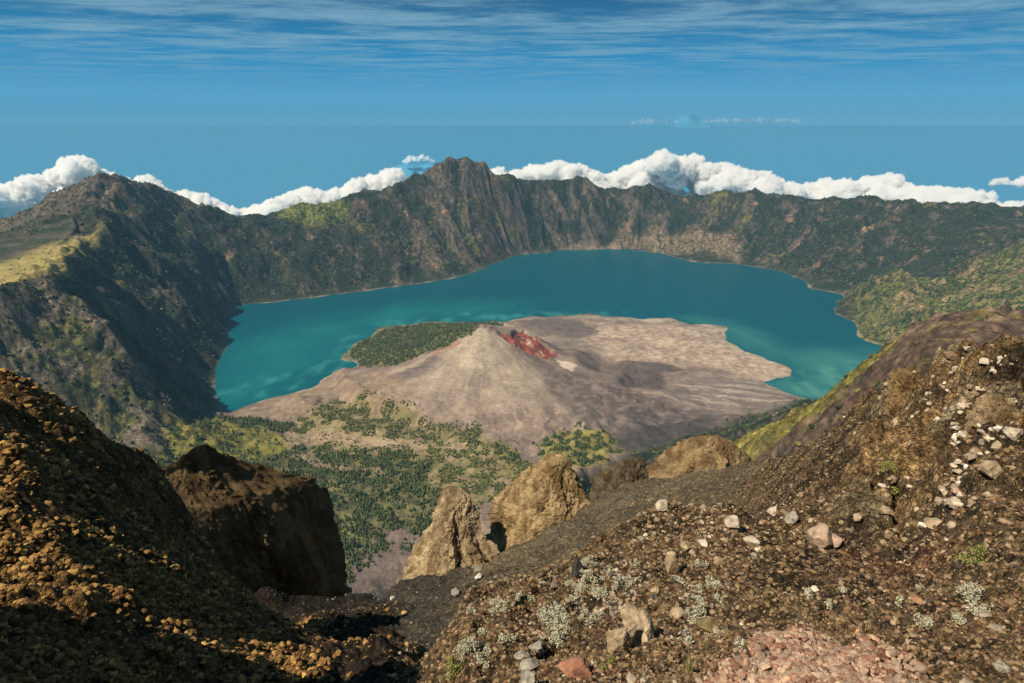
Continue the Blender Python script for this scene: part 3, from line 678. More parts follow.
def gravel(name, n, weight, smin, smax, palette, seed, sub=1, power=2.2, flat=0.75, label='', cat='gravel', pxmin=None, pxmax=0.02):
    """countless loose stones as one mesh: sizes follow a power law, placed on the ground where weight allows"""
    g = np.random.default_rng(seed)
    w = weight * R * np.gradient(near.r)[None, :] * (1 if pxmin is None else 1 / R ** pxmin)
    w = (w * (np.abs(fov) < 46) * (R > 3.0)).ravel(); cdf = np.cumsum(w); cdf /= cdf[-1]
    k = np.searchsorted(cdf, g.random(n)); ia, ir = k // near.nr, k % near.nr
    ja, jr = np.minimum(ia + 1, near.na - 1), np.minimum(ir + 1, near.nr - 1); t, u = g.random(n), g.random(n)
    def b(Q): return Q[ia, ir] * (1 - t) * (1 - u) + Q[ja, ir] * t * (1 - u) + Q[ia, jr] * (1 - t) * u + Q[ja, jr] * t * u
    pos = np.stack([b(NX), b(NY), b(nz)], 1)
    rr = R[ia, ir]
    s = smin * (1 - g.random(n) * (1 - (smin / smax) ** power)) ** (-1 / power)
    s = np.minimum(np.maximum(s, rr * 0.0011), rr * pxmax)
    f0 = ICO[sub][1]; nv = len(ICO[sub][0])
    V = np.empty((n, nv, 3)); var = VAR[sub - 1]
    which = g.integers(0, len(var), n)
    for q in range(len(var)):
        sel = np.nonzero(which == q)[0]
        if not len(sel): continue
        a = g.uniform(0, 2 * np.pi, len(sel)); ca, sa = np.cos(a), np.sin(a)
        sc = np.stack([g.uniform(.75, 1.35, len(sel)), g.uniform(.7, 1.1, len(sel)), g.uniform(.45, 1.0, len(sel)) * flat], 1) * s[sel, None]
        vv = var[q][None] * sc[:, None, :]
        tl = g.normal(size=len(sel)) * 0.45; ct, st = np.cos(tl)[:, None], np.sin(tl)[:, None]
        y2, z2 = vv[..., 1] * ct - vv[..., 2] * st, vv[..., 1] * st + vv[..., 2] * ct
        x3, y3 = vv[..., 0] * ca[:, None] - y2 * sa[:, None], vv[..., 0] * sa[:, None] + y2 * ca[:, None]
        V[sel] = np.stack([x3, y3, z2], -1) + pos[sel, None, :]
    V[..., 2] += (s * 0.15)[:, None]
    pal = np.array(palette); c = pal[g.integers(0, len(pal), n)] * g.uniform(0.7, 1.25, (n, 1))
    F_ = (f0[None] + (np.arange(n) * nv)[:, None, None]).reshape(-1, 3)
    o = make(name, V.reshape(-1, 3), F_, m_grav, np.repeat(c, nv, 0), smooth=False)
    return stuff(o, label, cat)

brown = [(0.17, 0.115, 0.058), (0.09, 0.060, 0.036), (0.19, 0.13, 0.072), (0.055, 0.040, 0.027), (0.25, 0.18, 0.115), (0.12, 0.066, 0.038)]
gold = [(0.25, 0.145, 0.048), (0.16, 0.090, 0.033), (0.34, 0.205, 0.07), (0.11, 0.064, 0.026), (0.21, 0.112, 0.04)]
greys = [(0.10, 0.09, 0.075), (0.17, 0.15, 0.12), (0.07, 0.065, 0.058), (0.28, 0.25, 0.21)]
pales = [(0.42, 0.36, 0.28), (0.34, 0.27, 0.20), (0.50, 0.44, 0.36), (0.30, 0.21, 0.15)]
pales2 = [(0.33, 0.26, 0.18), (0.25, 0.185, 0.12), (0.40, 0.33, 0.25), (0.21, 0.145, 0.09), (0.28, 0.24, 0.18)]
reds = [(0.32, 0.21, 0.145), (0.26, 0.145, 0.10), (0.38, 0.27, 0.195), (0.21, 0.105, 0.07), (0.35, 0.245, 0.18), (0.25, 0.185, 0.135)]
lichen = sstep(0.08, 0.26, fbm(NX / 1.6, NY / 1.6, 241, 4)) * base
gravel('gravel', 52000, leftw * (0.12 + 0.88 * sstep(-16, -23, fov)) * (0.12 + sstep(-.15, .3, q2 + .4 * q1)), 0.02, 0.40, gold, 401, 1, 1.15, 0.8, 'golden brown cinder clods covering the steep left ridge', pxmin=1.4, pxmax=0.0065)
gravel('gravel', 66000, base * (1 - .75 * rightw) * (1 - redg) * (1 - 0.6 * terrace), 0.012, 0.10, brown, 402, 1, 1.7, 0.8, 'brown volcanic gravel strewn over the mound and bank', pxmin=1.3, pxmax=.0055)
gravel('gravel', 9000, screew, 0.05, 0.55, greys, 403, 1, 2.3, 0.6, 'scattered grey stones on the dark scree bowl')
gravel('gravel', 4200, base * (0.10 + lichen * 1.8) * (1 - redg) + rightw * 1.2 * sstep(0.1, 0.35, q1), 0.012, 0.08, pales2, 404, 1, 2.1, 0.8, 'pale grit and lichen crusted pebbles among the brown gravel', pxmin=1.0)
gravel('gravel', 900, np.clip(palemask, 0, 1) * sstep(-.1, .2, q3), 0.018, 0.06, pales2 + greys, 408, 1, 1.6, 0.9, 'whitish pebbles clustered on the mound flank')
rub = npm([(925, 375), (985, 372), (1000, 420), (985, 470), (1010, 500), (960, 520), (920, 500), (890, 470), (930, 430)], 0.8, 1.5, 1.6, 233)
gravel('gravel', 7000, rub * sstep(-.05, .2, q1 + .3 * q3) + 0.03 * rightw, 0.05, 0.19, pales + pales2, 406, 1, 1.9, 0.9, 'pale broken rubble down the middle of the right bank', pxmax=.008)
mnd = npm([(640, 512), (735, 512), (760, 540), (700, 560), (640, 550)], 0.5, 0.6, 1, 234)
gravel('gravel', 7000, mnd, 0.02, 0.09, brown + pales2, 407, 1, 1.8, 0.9, 'coarse brown and tan rubble on the crest of the mound')
gravel('gravel', 5200, redg, 0.016, 0.05, reds, 405, 2, 2.0, 0.8, 'fine reddish scoria between the larger red stones', pxmin=0.3)
# ------------------------------------------------------------------ big crags on the lip of the scree bowl
m_crag = ground_mat('crag_rock', ((0.5, 6, 0.8), (2.2, 6, 1.0), (9.0, 5, 1.0)), (1.0, 0.4), vary=0.45)
def crag(name, rows, r, depth, seed, label, tint, lean=0.25, skew=0.0, facets=13, sharp=0.4, rel=1.0, streak=0.5, nr_=240, ns=300, shade=(0.46, 0.40, 0.33)):
    rows = np.array(rows, float)
    pyv = np.linspace(rows[0, 0], rows[-1, 0], nr_)
    xl, xr = np.interp(pyv, rows[:, 0], rows[:, 1]), np.interp(pyv, rows[:, 0], rows[:, 2])
    pc = P((xl.mean() + xr.mean()) / 2, rows[-1, 0], r); h = np.hypot(pc[0], pc[1])
    fw = np.array([pc[0] / h, pc[1] / h]); rt = np.array([fw[1], -fw[0]])
    d0 = ray((xl.mean() + xr.mean()) / 2, 341.5)
    g = np.random.default_rng(seed)
    tt = np.linspace(0, 1, nr_); jag = lambda k: (perlin(pyv / 9.0, np.full(nr_, 3.3 + k), seed + k) * 2.6 + perlin(pyv / 3.2, np.full(nr_, 7.7 + k), seed + k + 5) * 1.3) * sstep(0, .12, tt)
    xl, xr = xl + jag(1) * rel, xr + jag(2) * rel
    xrm, xlm = np.maximum.accumulate(xr) + tt * 1e-3, np.minimum.accumulate(xl) - tt * 1e-3
    V = np.empty((nr_, ns, 3)); th = np.linspace(0, 2 * np.pi, ns, endpoint=False)
    zb = P((xl[-1] + xr[-1]) / 2, pyv[-1], r)[2]
    K = facets; a0 = np.sort((np.arange(K) + g.uniform(-.38, .38, K)) / K * 2 * np.pi)
    drift = g.uniform(-.55, .55, K); knots = np.linspace(0, 1, 6); rk = g.uniform(.62, 1.12, (K, 6)); dk = np.cumsum(g.normal(size=(K, 6)) * .10, axis=1)
    for i in range(nr_):
        a, b = P(xl[i], pyv[i], r), P(xr[i], pyv[i], r)
        z = (a[2] + b[2]) / 2; hw = np.linalg.norm((b - a)[:2]) / 2; c = (a + b) / 2
        dp = depth * (0.12 + 0.88 * tt[i] ** 0.7) * min(1.0, hw / (0.25 * depth) + 0.05)
        ak = a0 + np.array([np.interp(tt[i], knots, dk[q]) for q in range(K)]) + drift * (tt[i] - .5) * .5
        o_ = np.argsort(ak); ak = ak[o_]; rr_ = np.array([np.interp(tt[i], knots, rk[q]) for q in range(K)])[o_]
        ax, ay = np.cos(ak) * rr_, np.sin(ak) * rr_
        ae = np.concatenate([[ak[-1] - 2 * np.pi], ak, [ak[0] + 2 * np.pi]]); xe = np.concatenate([[ax[-1]], ax, [ax[0]]]); ye = np.concatenate([[ay[-1]], ay, [ay[0]]])
        lx = np.interp(th, ae, xe); ly = np.interp(th, ae, ye)
        lx = ((lx - lx.min()) / (lx.max() - lx.min()) * 2 - 1) * hw
        pxx = (xl[i] + xr[i]) / 2 + lx / hw * (xr[i] - xl[i]) / 2
        tt_ = np.maximum(np.interp(pxx, xrm, tt), np.interp(-pxx, -xlm, tt))
        ly = ly * dp * (1 - sharp + sharp * np.clip((tt[i] - tt_) / 0.30, 0, 1) ** 0.7) + lean * (z - zb) + skew * lx
        V[i, :, 0] = c[0] + rt[0] * lx + fw[0] * ly; V[i, :, 1] = c[1] + rt[1] * lx + fw[1] * ly; V[i, :, 2] = z + (z - HC) / r * (skew * lx + lean * (z - zb))
    v = V.reshape(-1, 3)
    # relief along the outward direction: buttresses and flutes, then rough fracture
    ctr = V.mean(1, keepdims=True); n = (V - ctr); n[..., 2] = 0.15
    n /= np.linalg.norm(n, axis=-1, keepdims=True) + 1e-6; n = n.reshape(-1, 3)
    s = depth / 6.0
    big = fbm3(v * np.array([.28, .28, .16]) / s + seed, seed, 4, 0.55)
    flt = 1 - np.abs(fbm3(v * np.array([.75, .75, .14]) / s + seed * 2.3, seed + 50, 4, 0.55)) * 1.5
    fine = fbm3(v * np.array([2.2, 2.2, 1.3]) / s, seed + 90, 4, 0.6)
    fade = np.repeat(sstep(0, 0.10, np.linspace(0, 1, nr_)), ns)
    amt = (big * 0.25 + (flt - .5) * 0.35 + fine * 0.10) * s * rel * (0.35 + 0.65 * np.repeat(np.clip((xr - xl) / (xr - xl).max() * 1.6, 0, 1), ns))
    v = v + n * (amt * (0.25 + 0.75 * fade))[:, None]
    v[:, 2] += fbm3(v * 1.3 / s, seed + 33, 4, 0.6) * 0.15 * s * rel
    i, j = np.meshgrid(np.arange(nr_ - 1), np.arange(ns), indexing='ij'); j2 = (j + 1) % ns
    q = np.stack([i * ns + j, (i + 1) * ns + j, (i + 1) * ns + j2, i * ns + j2], -1).reshape(-1, 4)
    rg = (1 - np.abs(fbm3(v * np.array([.8, .8, .45]) / s + 5.5, seed + 95, 6, 0.6)) * 1.5)
    cr = np.abs(fbm3((v + fbm3(v * .8 / s, seed + 97, 2)[:, None] * .6 * s) * np.array([1.1, 1.1, .35]) / s, seed + 96, 3, 0.5))
    v += n * (((rg - .5) * 0.26 - 0.32 * sstep(.10, 0, cr)) * s * rel * fade)[:, None]
    v += n * (fbm3(v * np.array([4.0, 4.0, 2.4]) / s, seed + 91, 5, 0.68) * 0.10 * s * fade)[:, None]
    v[:ns] = v[:ns].mean(0) + np.array([0, 0, 0.05 * s])
    k = fbm3(v * np.array([.9, .9, .22]) / s, seed + 70, 5, 0.6)
    k2 = fbm3((v + np.array([0, 0, 1]) * v[:, :1] * 0.8) * np.array([1.6, 1.6, .5]) / s, seed + 71, 4, 0.6)
    c = mix(np.ones((len(v), 3)) * tint, np.array(tint) * np.array(shade), np.clip(sstep(.05, .5, k) + sstep(.2, .5, k2) * .6, 0, 1) * 0.72)
    c = mix(c, np.array(tint) * np.array((1.5, 1.55, 1.6)), sstep(-.08, -.5, k) * 0.8)
    o = make(name, v, q, m_crag, c)
    return tag(o, label, 'rock')
tan = (0.41, 0.305, 0.185)
crag('rock_spire', [(486, 446, 453), (490, 441, 464), (500, 438, 474), (512, 434, 479), (522, 430, 484), (535, 418, 488), (547, 411, 498), (560, 405, 502), (574, 399, 505), (600, 392, 500), (640, 380, 505)], 65, 3.6, 11,
     'tall pale tan rock spire standing alone at the left end of the scree lip', tan)
crag('rock_outcrop', [(454, 550, 560), (458, 545, 567), (463, 535, 573), (474, 521, 577), (486, 508, 584), (493, 500, 590), (505, 489, 598), (520, 486, 605), (540, 482, 610), (570, 480, 615)], 71.5, 3.8, 24,
     'broad jagged golden tan outcrop in the middle of the scree lip', (0.36, 0.255, 0.135), rel=1.05)
crag('rock_outcrop', [(457, 633, 640), (461, 624, 645), (467, 612, 648), (474, 600, 650), (482, 592, 652), (500, 588, 655)], 84, 3.0, 35,
     'small dark ragged outcrop between the jagged tan outcrop and the rounded dome', (0.13, 0.10, 0.062))
crag('rock_dome', [(436, 706, 722), (440, 692, 735), (446, 680, 745), (455, 668, 752), (466, 656, 757), (480, 648, 762), (500, 645, 765)], 108, 7, 47,
     'rounded tan rock dome behind the far edge of the scree bowl', (0.25, 0.17, 0.088), rel=0.75)
crag('rock_cliff', [(446, 194, 205), (450, 184, 213), (456, 174, 219), (463, 160, 230), (468, 155, 243), (474, 152, 262), (483, 150, 284), (489, 150, 306), (493, 150, 328), (502, 152, 339), (514, 155, 347), (535, 158, 353), (560, 162, 357), (590, 165, 362), (650, 165, 372)], 66, 6, 58,
     'massive dark brown cliff block with fluted walls behind the left ridge', (0.155, 0.102, 0.046), lean=0.15, skew=0.8, rel=1.0, facets=22, sharp=0.9, nr_=220, ns=400)

crag('rock_outcrop', [(368, 893, 903), (373, 888, 922), (382, 885, 944), (398, 884, 955), (420, 881, 958), (445, 877, 950), (465, 872, 945), (490, 868, 940)], 18.9, 1.6, 69,
     'weathered brown rock face at the left end of the right bank crest', (0.25, 0.165, 0.08), lean=0.3, skew=0.25, facets=17)
crag('rock_outcrop', [(394, 984, 1000), (402, 974, 1016), (416, 966, 1032), (440, 958, 1040), (470, 950, 1046), (490, 945, 1050)], 14.2, 1.0, 83,
     'tan rock ledge jutting from the right bank at the right edge', (0.33, 0.235, 0.135), lean=0.6, facets=15, rel=0.8)
# ------------------------------------------------------------------ boulders, each placed on the ground it lies on
def boulder(name, px, py, w, h, seed, label, colr, sub=4, cuts=8, lo=0.45, rough=0.06, dep=0.8, group=None, sink=0.15, tilt=0.3, cat='boulder', r=None):
    g = np.random.default_rng(seed)
    p = near.hit(px, py + h * 0.42); dist = p[1] * CP + (HC - p[2]) * SP
    mpp = dist / F; hw, hh = w * mpp / 2, h * mpp / 2
    v, f = rock(sub, seed, cuts + 8, rough, lo, 0.78)
    v = v @ rotm(g, 2.0).T; v = v / np.abs(v).max(0)
    v = v * np.array([hw, hw * dep, hh]); v = v @ rotm(g, 0.0 if tilt == 0 else tilt * 0.5).T if dep > .7 else v
    k = fbm3(v / max(hw, hh) * 2.0 + seed, seed + 5, 4)
    c = mix(np.ones((len(v), 3)) * colr, np.array(colr) * 0.62, sstep(-.1, .6, k))
    o = make(name, v, f, m_stone, c, smooth=False)
    o.location = (p[0], p[1] + hw * dep * 0.3, p[2] + hh * (1 - sink * 2))
    return tag(o, label, cat, group)
pk = (0.40, 0.29, 0.215); tn = (0.36, 0.275, 0.18); gy = (0.30, 0.27, 0.225); lt = (0.47, 0.40, 0.31)
BL = [(663, 505, 18, 12, 1, 'pale angular slab perched on the crest of the brown mound', lt, dict(cuts=6)),
      (671, 563, 18, 33, 2, 'upright tan boulder leaning against the mound slope below the perched slab', tn, dict(cuts=7)),
      (621, 641, 32, 40, 3, 'tan furrowed boulder left half of the big pair low on the mound', tn, dict(cuts=12, rough=.2, sub=5)),
      (640, 626, 50, 40, 4, 'broad tan furrowed boulder right half of the big pair low on the mound', tn, dict(cuts=12, rough=.22, sub=5)),
      (577, 666, 36, 22, 5, 'orange red boulder at the bottom edge beside the stacked grey stones', (0.27, 0.13, 0.085), dict(cuts=7, sink=.3)),
      (537, 650, 22, 18, 6, 'topmost grey stone of the little cairn at the bottom edge', gy, {}),
      (522, 656, 17, 14, 7, 'small grey stone tucked left of the top of the cairn', gy, {}),
      (528, 666, 26, 15, 8, 'flat grey stone in the middle of the cairn', gy, {}),
      (529, 681, 27, 19, 9, 'lowest grey stone of the cairn cut by the bottom edge', gy, {}),
      (735, 524, 21, 17, 10, 'pale pointed boulder on the right shoulder of the mound', lt, dict(cuts=5)),
      (752, 541, 20, 10, 11, 'flat pale stone lying under the pointed pale boulder', lt, {}),
      (703, 543, 11, 9, 12, 'small white wedge stone on the mound right of the upright boulder', (0.55, 0.48, 0.40), dict(cuts=6)),
      (684, 546, 12, 9, 13, 'rounded tan stone just above the upright tan boulder', tn, {}),
      (820, 537, 27, 25, 14, 'pinkish squarish boulder at the left end of the reddish terrace', pk, dict(cuts=6)),
      (833, 541, 19, 13, 15, 'rounded pinkish boulder leaning on the squarish pink one', pk, {}),
      (886, 511, 19, 9, 16, 'tan elongated boulder above the terrace on the right bank', tn, {}),
      (934, 524, 23, 11, 17, 'long tan flat boulder at the right end of the terrace', tn, {}),
      (856, 519, 12, 10, 18, 'pinkish grey boulder left of the long tan one above the terrace', pk, {}),
      (773, 511, 12, 10, 19, 'pale boulder on the dark slope right of the mound crest', lt, {}),
      (792, 519, 17, 13, 20, 'grey pale boulder above the pink pair, by the dark slope', gy, {}),
      (765, 667, 15, 15, 21, 'pinkish block at the left foot of the red scoria pile', pk, dict(cuts=6)),
      (577, 569, 20, 22, 22, 'dark grey boulder half buried on the left flank of the mound', (0.055, 0.050, 0.042), {}),
      (555, 585, 15, 14, 23, 'brownish round boulder on the left flank of the mound', (0.22, 0.15, 0.10), {}),
      (654, 592, 11, 11, 24, 'tan stone above the big furrowed pair', tn, {}),
      (676, 614, 17, 12, 25, 'tan rounded boulder right of the big furrowed pair', tn, {}),
      (707, 626, 25, 17, 26, 'olive brown slab with a dark underside beside silvery tufts', (0.16, 0.12, 0.06), dict(cuts=7)),
      (478, 577, 8, 7, 27, 'lone white stone on the dark scree left of the mound', (0.55, 0.52, 0.48), {}),
      (392, 598, 6, 4, 28, 'lone white stone on the shaded scree below the spire', (0.55, 0.52, 0.48), dict(sub=3)),
      (1012, 436, 22, 14, 29, 'pale slab on the right bank at the right edge', lt, {}),
      (990, 470, 30, 18, 30, 'pale tan outcrop block in the middle of the right bank', tn, dict(rough=.16)),
      (955, 505, 20, 14, 31, 'white crusted boulder at the foot of the right bank', lt, dict(rough=.16)),
      (1002, 668, 15, 10, 32, 'grey stone in the bottom right corner', gy, {}),
      (892, 375, 12, 10, 33, 'pale block at the left end of the right bank crest', lt, dict(cuts=6)),
      (905, 383, 9, 8, 34, 'small pale block just below the left end of the right crest', lt, {}),
      (265, 553, 34, 16, 35, 'dark lumpy boulder at the foot of the cliff block', (0.10, 0.072, 0.045), dict(rough=.2)),
      (918, 602, 14, 9, 36, 'rusty tan stone among tufts below the terrace', (0.30, 0.17, 0.10), {}),
      (718, 561, 9, 8, 37, 'round tan pebble boulder on the bare right half of the mound', tn, {}),
      (755, 556, 8, 7, 38, 'round grey pebble boulder under the flat pale stone', gy, {})]
for px, py, w, h, sd, lab, colr, kw in BL:
    boulder('boulder', px, py, w, h, 500 + sd, lab, colr, **kw)

# loose stones one could pick up: shared shapes, one object each
SH = []
for i in range(10):
    v, f = rock(3, 700 + i, 13, 0.08, 0.5, 0.8); SH.append((v, f))
def stones(n, region, wmin, wmax, pal, label, group, seed, name='stone'):
    """region: polygon in world space; sizes in metres"""
    g = np.random.default_rng(seed); poly = np.array([near.hit(*p)[:2] for p in region]); meshes = []
    for i in range(8):
        v, f = SH[(i + seed) % 10]; c0 = pal[i % len(pal)]
        k = fbm3(v * 2 + seed + i, seed + i, 3); c = mix(np.ones((len(v), 3)) * c0, np.array(c0) * .65, sstep(-.1, .6, k))
        o = make(name, v, f, m_stone, c, smooth=False); me = o.data; bpy.data.objects.remove(o); meshes.append(me)
    done = []; tries = 0
    while len(done) < n and tries < n * 60:
        tries += 1
        lo, hi = poly.min(0), poly.max(0); x, y = g.uniform(lo, hi)
        ins = False
        for a, b in zip(poly, np.roll(poly, -1, 0)):
            if (a[1] > y) != (b[1] > y) and x < (b[0] - a[0]) * (y - a[1]) / (b[1] - a[1]) + a[0]: ins = not ins
        s = wmin * (1 - g.random() * (1 - (wmin / wmax) ** 1.6)) ** (-1 / 1.6)
        if not ins or any((x - d[0]) ** 2 + (y - d[1]) ** 2 < ((s + d[2]) * 0.8) ** 2 for d in done): continue
        done.append((x, y, s))
        o = bpy.data.objects.new(name, meshes[g.integers(0, 8)]); C.objects.link(o)
        z = float(near.at(x, y))
        o.location = (x, y, z + s * 0.28); o.scale = (s * g.uniform(.8, 1.25), s * g.uniform(.75, 1.05), s * g.uniform(.55, .9))
        o.rotation_euler = (g.normal() * .4, g.normal() * .4, g.uniform(0, 6.28))
        tag(o, label, 'stone', group)
stones(130, [(702, 690), (720, 668), (762, 645), (790, 628), (815, 630), (850, 640), (868, 640), (880, 652), (905, 660), (910, 690)], 0.028, 0.062, reds, 'loose reddish scoria stone in the low pile at the bottom edge', 'red scoria stones in the pile', 811)
stones(45, [(900, 400), (985, 380), (1015, 420), (990, 500), (930, 520), (880, 500), (890, 440)], 0.035, 0.11, pales2, 'small pale crusted stone lying on the steep right bank', 'pale stones on the right bank', 822)
stones(40, [(760, 505), (860, 490), (900, 505), (880, 530), (800, 535), (760, 530)], 0.035, 0.09, pales2 + greys[:2], 'small pale stone on the dark slope above the reddish terrace', 'pale stones above the terrace', 833)
stones(40, [(560, 575), (650, 520), (740, 520), (780, 560), (760, 620), (700, 640), (580, 640)], 0.025, 0.055, pales2[:3] + brown[2:5:2], 'small tan stone embedded in the brown mound', 'tan stones on the mound', 844)

# ------------------------------------------------------------------ low mountain plants
def leafmat(name, c1, c2):
    m, nt, b = nodes(name); N, L = nt.nodes.new, nt.links.new
    tc = N('ShaderNodeTexCoord'); n = N('ShaderNodeTexNoise'); n.inputs['Scale'].default_value = 25
    L(tc.outputs['Object'], n.inputs['Vector']); r = N('ShaderNodeMix'); r.data_type = 'RGBA'
    r.inputs[6].default_value = (*c1, 1); r.inputs[7].default_value = (*c2, 1)
    mr = N('ShaderNodeMapRange'); mr.inputs['From Min'].default_value = .35; mr.inputs['From Max'].default_value = .65
    L(n.outputs['Fac'], mr.inputs['Value']); L(mr.outputs[0], r.inputs[0]); L(r.outputs[2], b.inputs['Base Color']); b.inputs['Roughness'].default_value = .85
    return m
m_silver = leafmat('silver_leaf', (0.50, 0.48, 0.37), (0.30, 0.29, 0.19)); m_green = leafmat('fresh_leaf', (0.27, 0.28, 0.07), (0.13, 0.15, 0.04)); m_straw = leafmat('dry_grass', (0.34, 0.27, 0.12), (0.20, 0.19, 0.07)); m_wood = leafmat('twig', (0.10, 0.07, 0.05), (0.16, 0.12, 0.08))
def leaves(g, n, w, h, size, blade=False):
    V, Q = [], []
    for i in range(n):
        a = g.uniform(0, 6.283)
        if blade:
            b = np.array([g.normal() * w * .18, g.normal() * w * .18, 0]); out = np.array([math.cos(a), math.sin(a), 0]) * w * g.uniform(.2, .9)
            sd = np.array([-math.sin(a), math.cos(a), 0]) * size * .5; hh = h * g.uniform(.5, 1)
            for t in (0, .5, 1): 
                c = b + out * t * t + np.array([0, 0, hh * (t - .25 * t * t)]); V += [c - sd * (1 - t * .9), c + sd * (1 - t * .9)]
            k = len(V) - 6; Q += [(k, k + 1, k + 3, k + 2), (k + 2, k + 3, k + 5, k + 4)]
        else:
            ph = g.uniform(0.05, 1.45); rr = g.uniform(.45, 1.0)
            c = np.array([math.cos(a) * math.cos(ph) * w * rr, math.sin(a) * math.cos(ph) * w * rr, math.sin(ph) * h * rr])
            d = g.normal(size=3); d /= np.linalg.norm(d); e = np.cross(d, g.normal(size=3)); e /= np.linalg.norm(e); s = size * g.uniform(.6, 1.3)
            k = len(V); V += [c - d * s, c + e * s * .45, c + d * s, c - e * s * .45]; Q.append((k, k + 1, k + 2, k + 3))
    return np.array(V), np.array(Q)
def plant(px, py, w, h, seed, kind, label, cat='plant'):
    g = np.random.default_rng(seed); p = near.hit(px, py + h * .4); mpp = (p[1] * CP + (HC - p[2]) * SP) / F
    ww, hh = w * mpp / 2, h * mpp
    nm = {'silver': 'silvery_shrub', 'green': 'green_shrub', 'grass': 'grass_tuft'}[kind]
    root = bpy.data.objects.new(nm, None); C.objects.link(root); root.location = p - np.array([0, 0, .01]); tag(root, label, cat)
    if kind == 'grass':
        v, q = leaves(g, 70, ww, hh, max(.006, .9 * mpp), True); make('blades', v, q, m_straw if seed % 2 else m_green, None, False, root)
    else:
        VS, QS, off = [], [], 0; n = max(3, int(w * h / 45))
        TW, TQ = [], []
        for i in range(n):
            v, q = leaves(g, 46, .30 * ww + 2.0 * mpp, .28 * hh + 2.0 * mpp, 1.25 * mpp)
            sh = np.array([g.normal() * ww * .5, g.normal() * ww * .4, g.uniform(0, .7) * hh * (.4 if kind == 'silver' else 1)])
            VS.append(v + sh); QS.append(q + off); off += len(v)
            k = len(TW); d = np.array([mpp * .4, 0, 0]); TW += [np.zeros(3) - d, np.zeros(3) + d, sh + d * .5, sh - d * .5]; TQ.append((k, k + 1, k + 2, k + 3))
        make('foliage', np.vstack(VS), np.vstack(QS), m_silver if kind == 'silver' else m_green, None, False, root)
        make('stems', np.array(TW), np.array(TQ), m_wood, None, False, root)
PL = [(548, 608, 26, 34, 'silver', 'wide silvery tuft on the left flank of the mound'), (558, 632, 24, 26, 'silver', 'silvery tuft left of the big furrowed boulder pair'),
      (499, 602, 20, 22, 'silver', 'pale tuft on the dark red left end of the mound'), (466, 640, 20, 34, 'silver', 'leggy silvery tuft at the far left foot of the mound'),
      (454, 668, 18, 24, 'green', 'green tuft at the bottom edge left of the cairn'), (625, 577, 20, 26, 'silver', 'silvery tuft left of the upright tan boulder'),
      (680, 578, 18, 16, 'silver', 'bright silvery tuft under the upright tan boulder'), (697, 608, 18, 24, 'silver', 'silvery tuft right of the upright boulder, above the olive slab'),
      (687, 636, 16, 20, 'silver', 'silvery tuft left of the olive brown slab'), (808, 592, 16, 16, 'silver', 'small silvery tuft on the slope under the pink boulder pair'),
      (826, 602, 10, 14, 'silver', 'tiny silvery tuft right of the one under the pink pair'), (742, 640, 14, 18, 'silver', 'silvery tuft above the red scoria pile'),
      (901, 600, 8, 20, 'silver', 'thin upright silvery plant below the terrace'), (926, 618, 16, 22, 'silver', 'silvery tuft right of the rusty tan stone'),
      (968, 588, 22, 40, 'silver', 'tall silvery tuft at the right below the yellow green shrub'), (978, 556, 26, 26, 'green', 'yellow green shrub standing on the right bank end of the terrace'),
      (958, 616, 12, 24, 'silver', 'drooping silvery tuft at the foot of the tall one'), (888, 470, 20, 14, 'green', 'yellow green cushion high on the right bank'),
      (893, 494, 14, 10, 'green', 'small yellow cushion below the high one on the right bank'), (689, 662, 16, 26, 'grass', 'green grass tuft at the bottom edge near the pile'),
      (612, 655, 22, 18, 'grass', 'straw coloured grass at the foot of the big boulder pair'), (706, 640, 18, 16, 'grass', 'dry grass under the olive brown slab'),
      (602, 668, 8, 8, 'green', 'tiny bright green sprig beside the orange red boulder'), (843, 588, 8, 12, 'silver', 'little pale sprig in the middle of the bare slope'),
      (980, 606, 20, 22, 'silver', 'grey tuft in the dark stones at the right edge'), (382, 570, 26, 14, 'green', 'sunlit yellow green bush between the cliff block and the spire')]
for i, (px, py, w, h, k, lab) in enumerate(PL):
    plant(px, py, w, h, 900 + i, k, lab, 'grass' if k == 'grass' else 'shrub')

# small look-alike tufts: four shapes, copied with their parts
protos = []
for i, (px, py) in enumerate([(588, 572), (575, 600), (600, 590), (566, 620)]):
    plant(px, py, 13, 14, 960 + i, 'silver', 'small silvery tuft rooted among the stones on the left flank of the mound', 'shrub')
    pr_ = [o for o in C.objects if o.name.startswith('silvery_shrub') and o.type == 'EMPTY'][-1]; pr_['group'] = 'small silvery tufts on the mound'; protos.append(pr_)
protos = [o for o in C.objects if o.get('group') == 'small silvery tufts on the mound']
g = np.random.default_rng(77)
for px0, py0, sx, sy, n in ((585, 575, 14, 16, 16), (562, 615, 16, 20, 16), (600, 600, 14, 12, 8), (480, 640, 18, 22, 12), (700, 600, 8, 18, 8)):
    for k in range(n):
        p = near.hit(px0 + g.normal() * sx, py0 + g.normal() * sy); src = protos[g.integers(0, len(protos))]
        r_ = src.copy(); C.objects.link(r_); r_.location = p; r_.rotation_euler = (0, 0, g.uniform(0, 6.28)); sc_ = g.uniform(.5, 1.0); r_.scale = (sc_, sc_, sc_)
        for ch in src.children:
            c_ = ch.copy(); C.objects.link(c_); c_.parent = r_
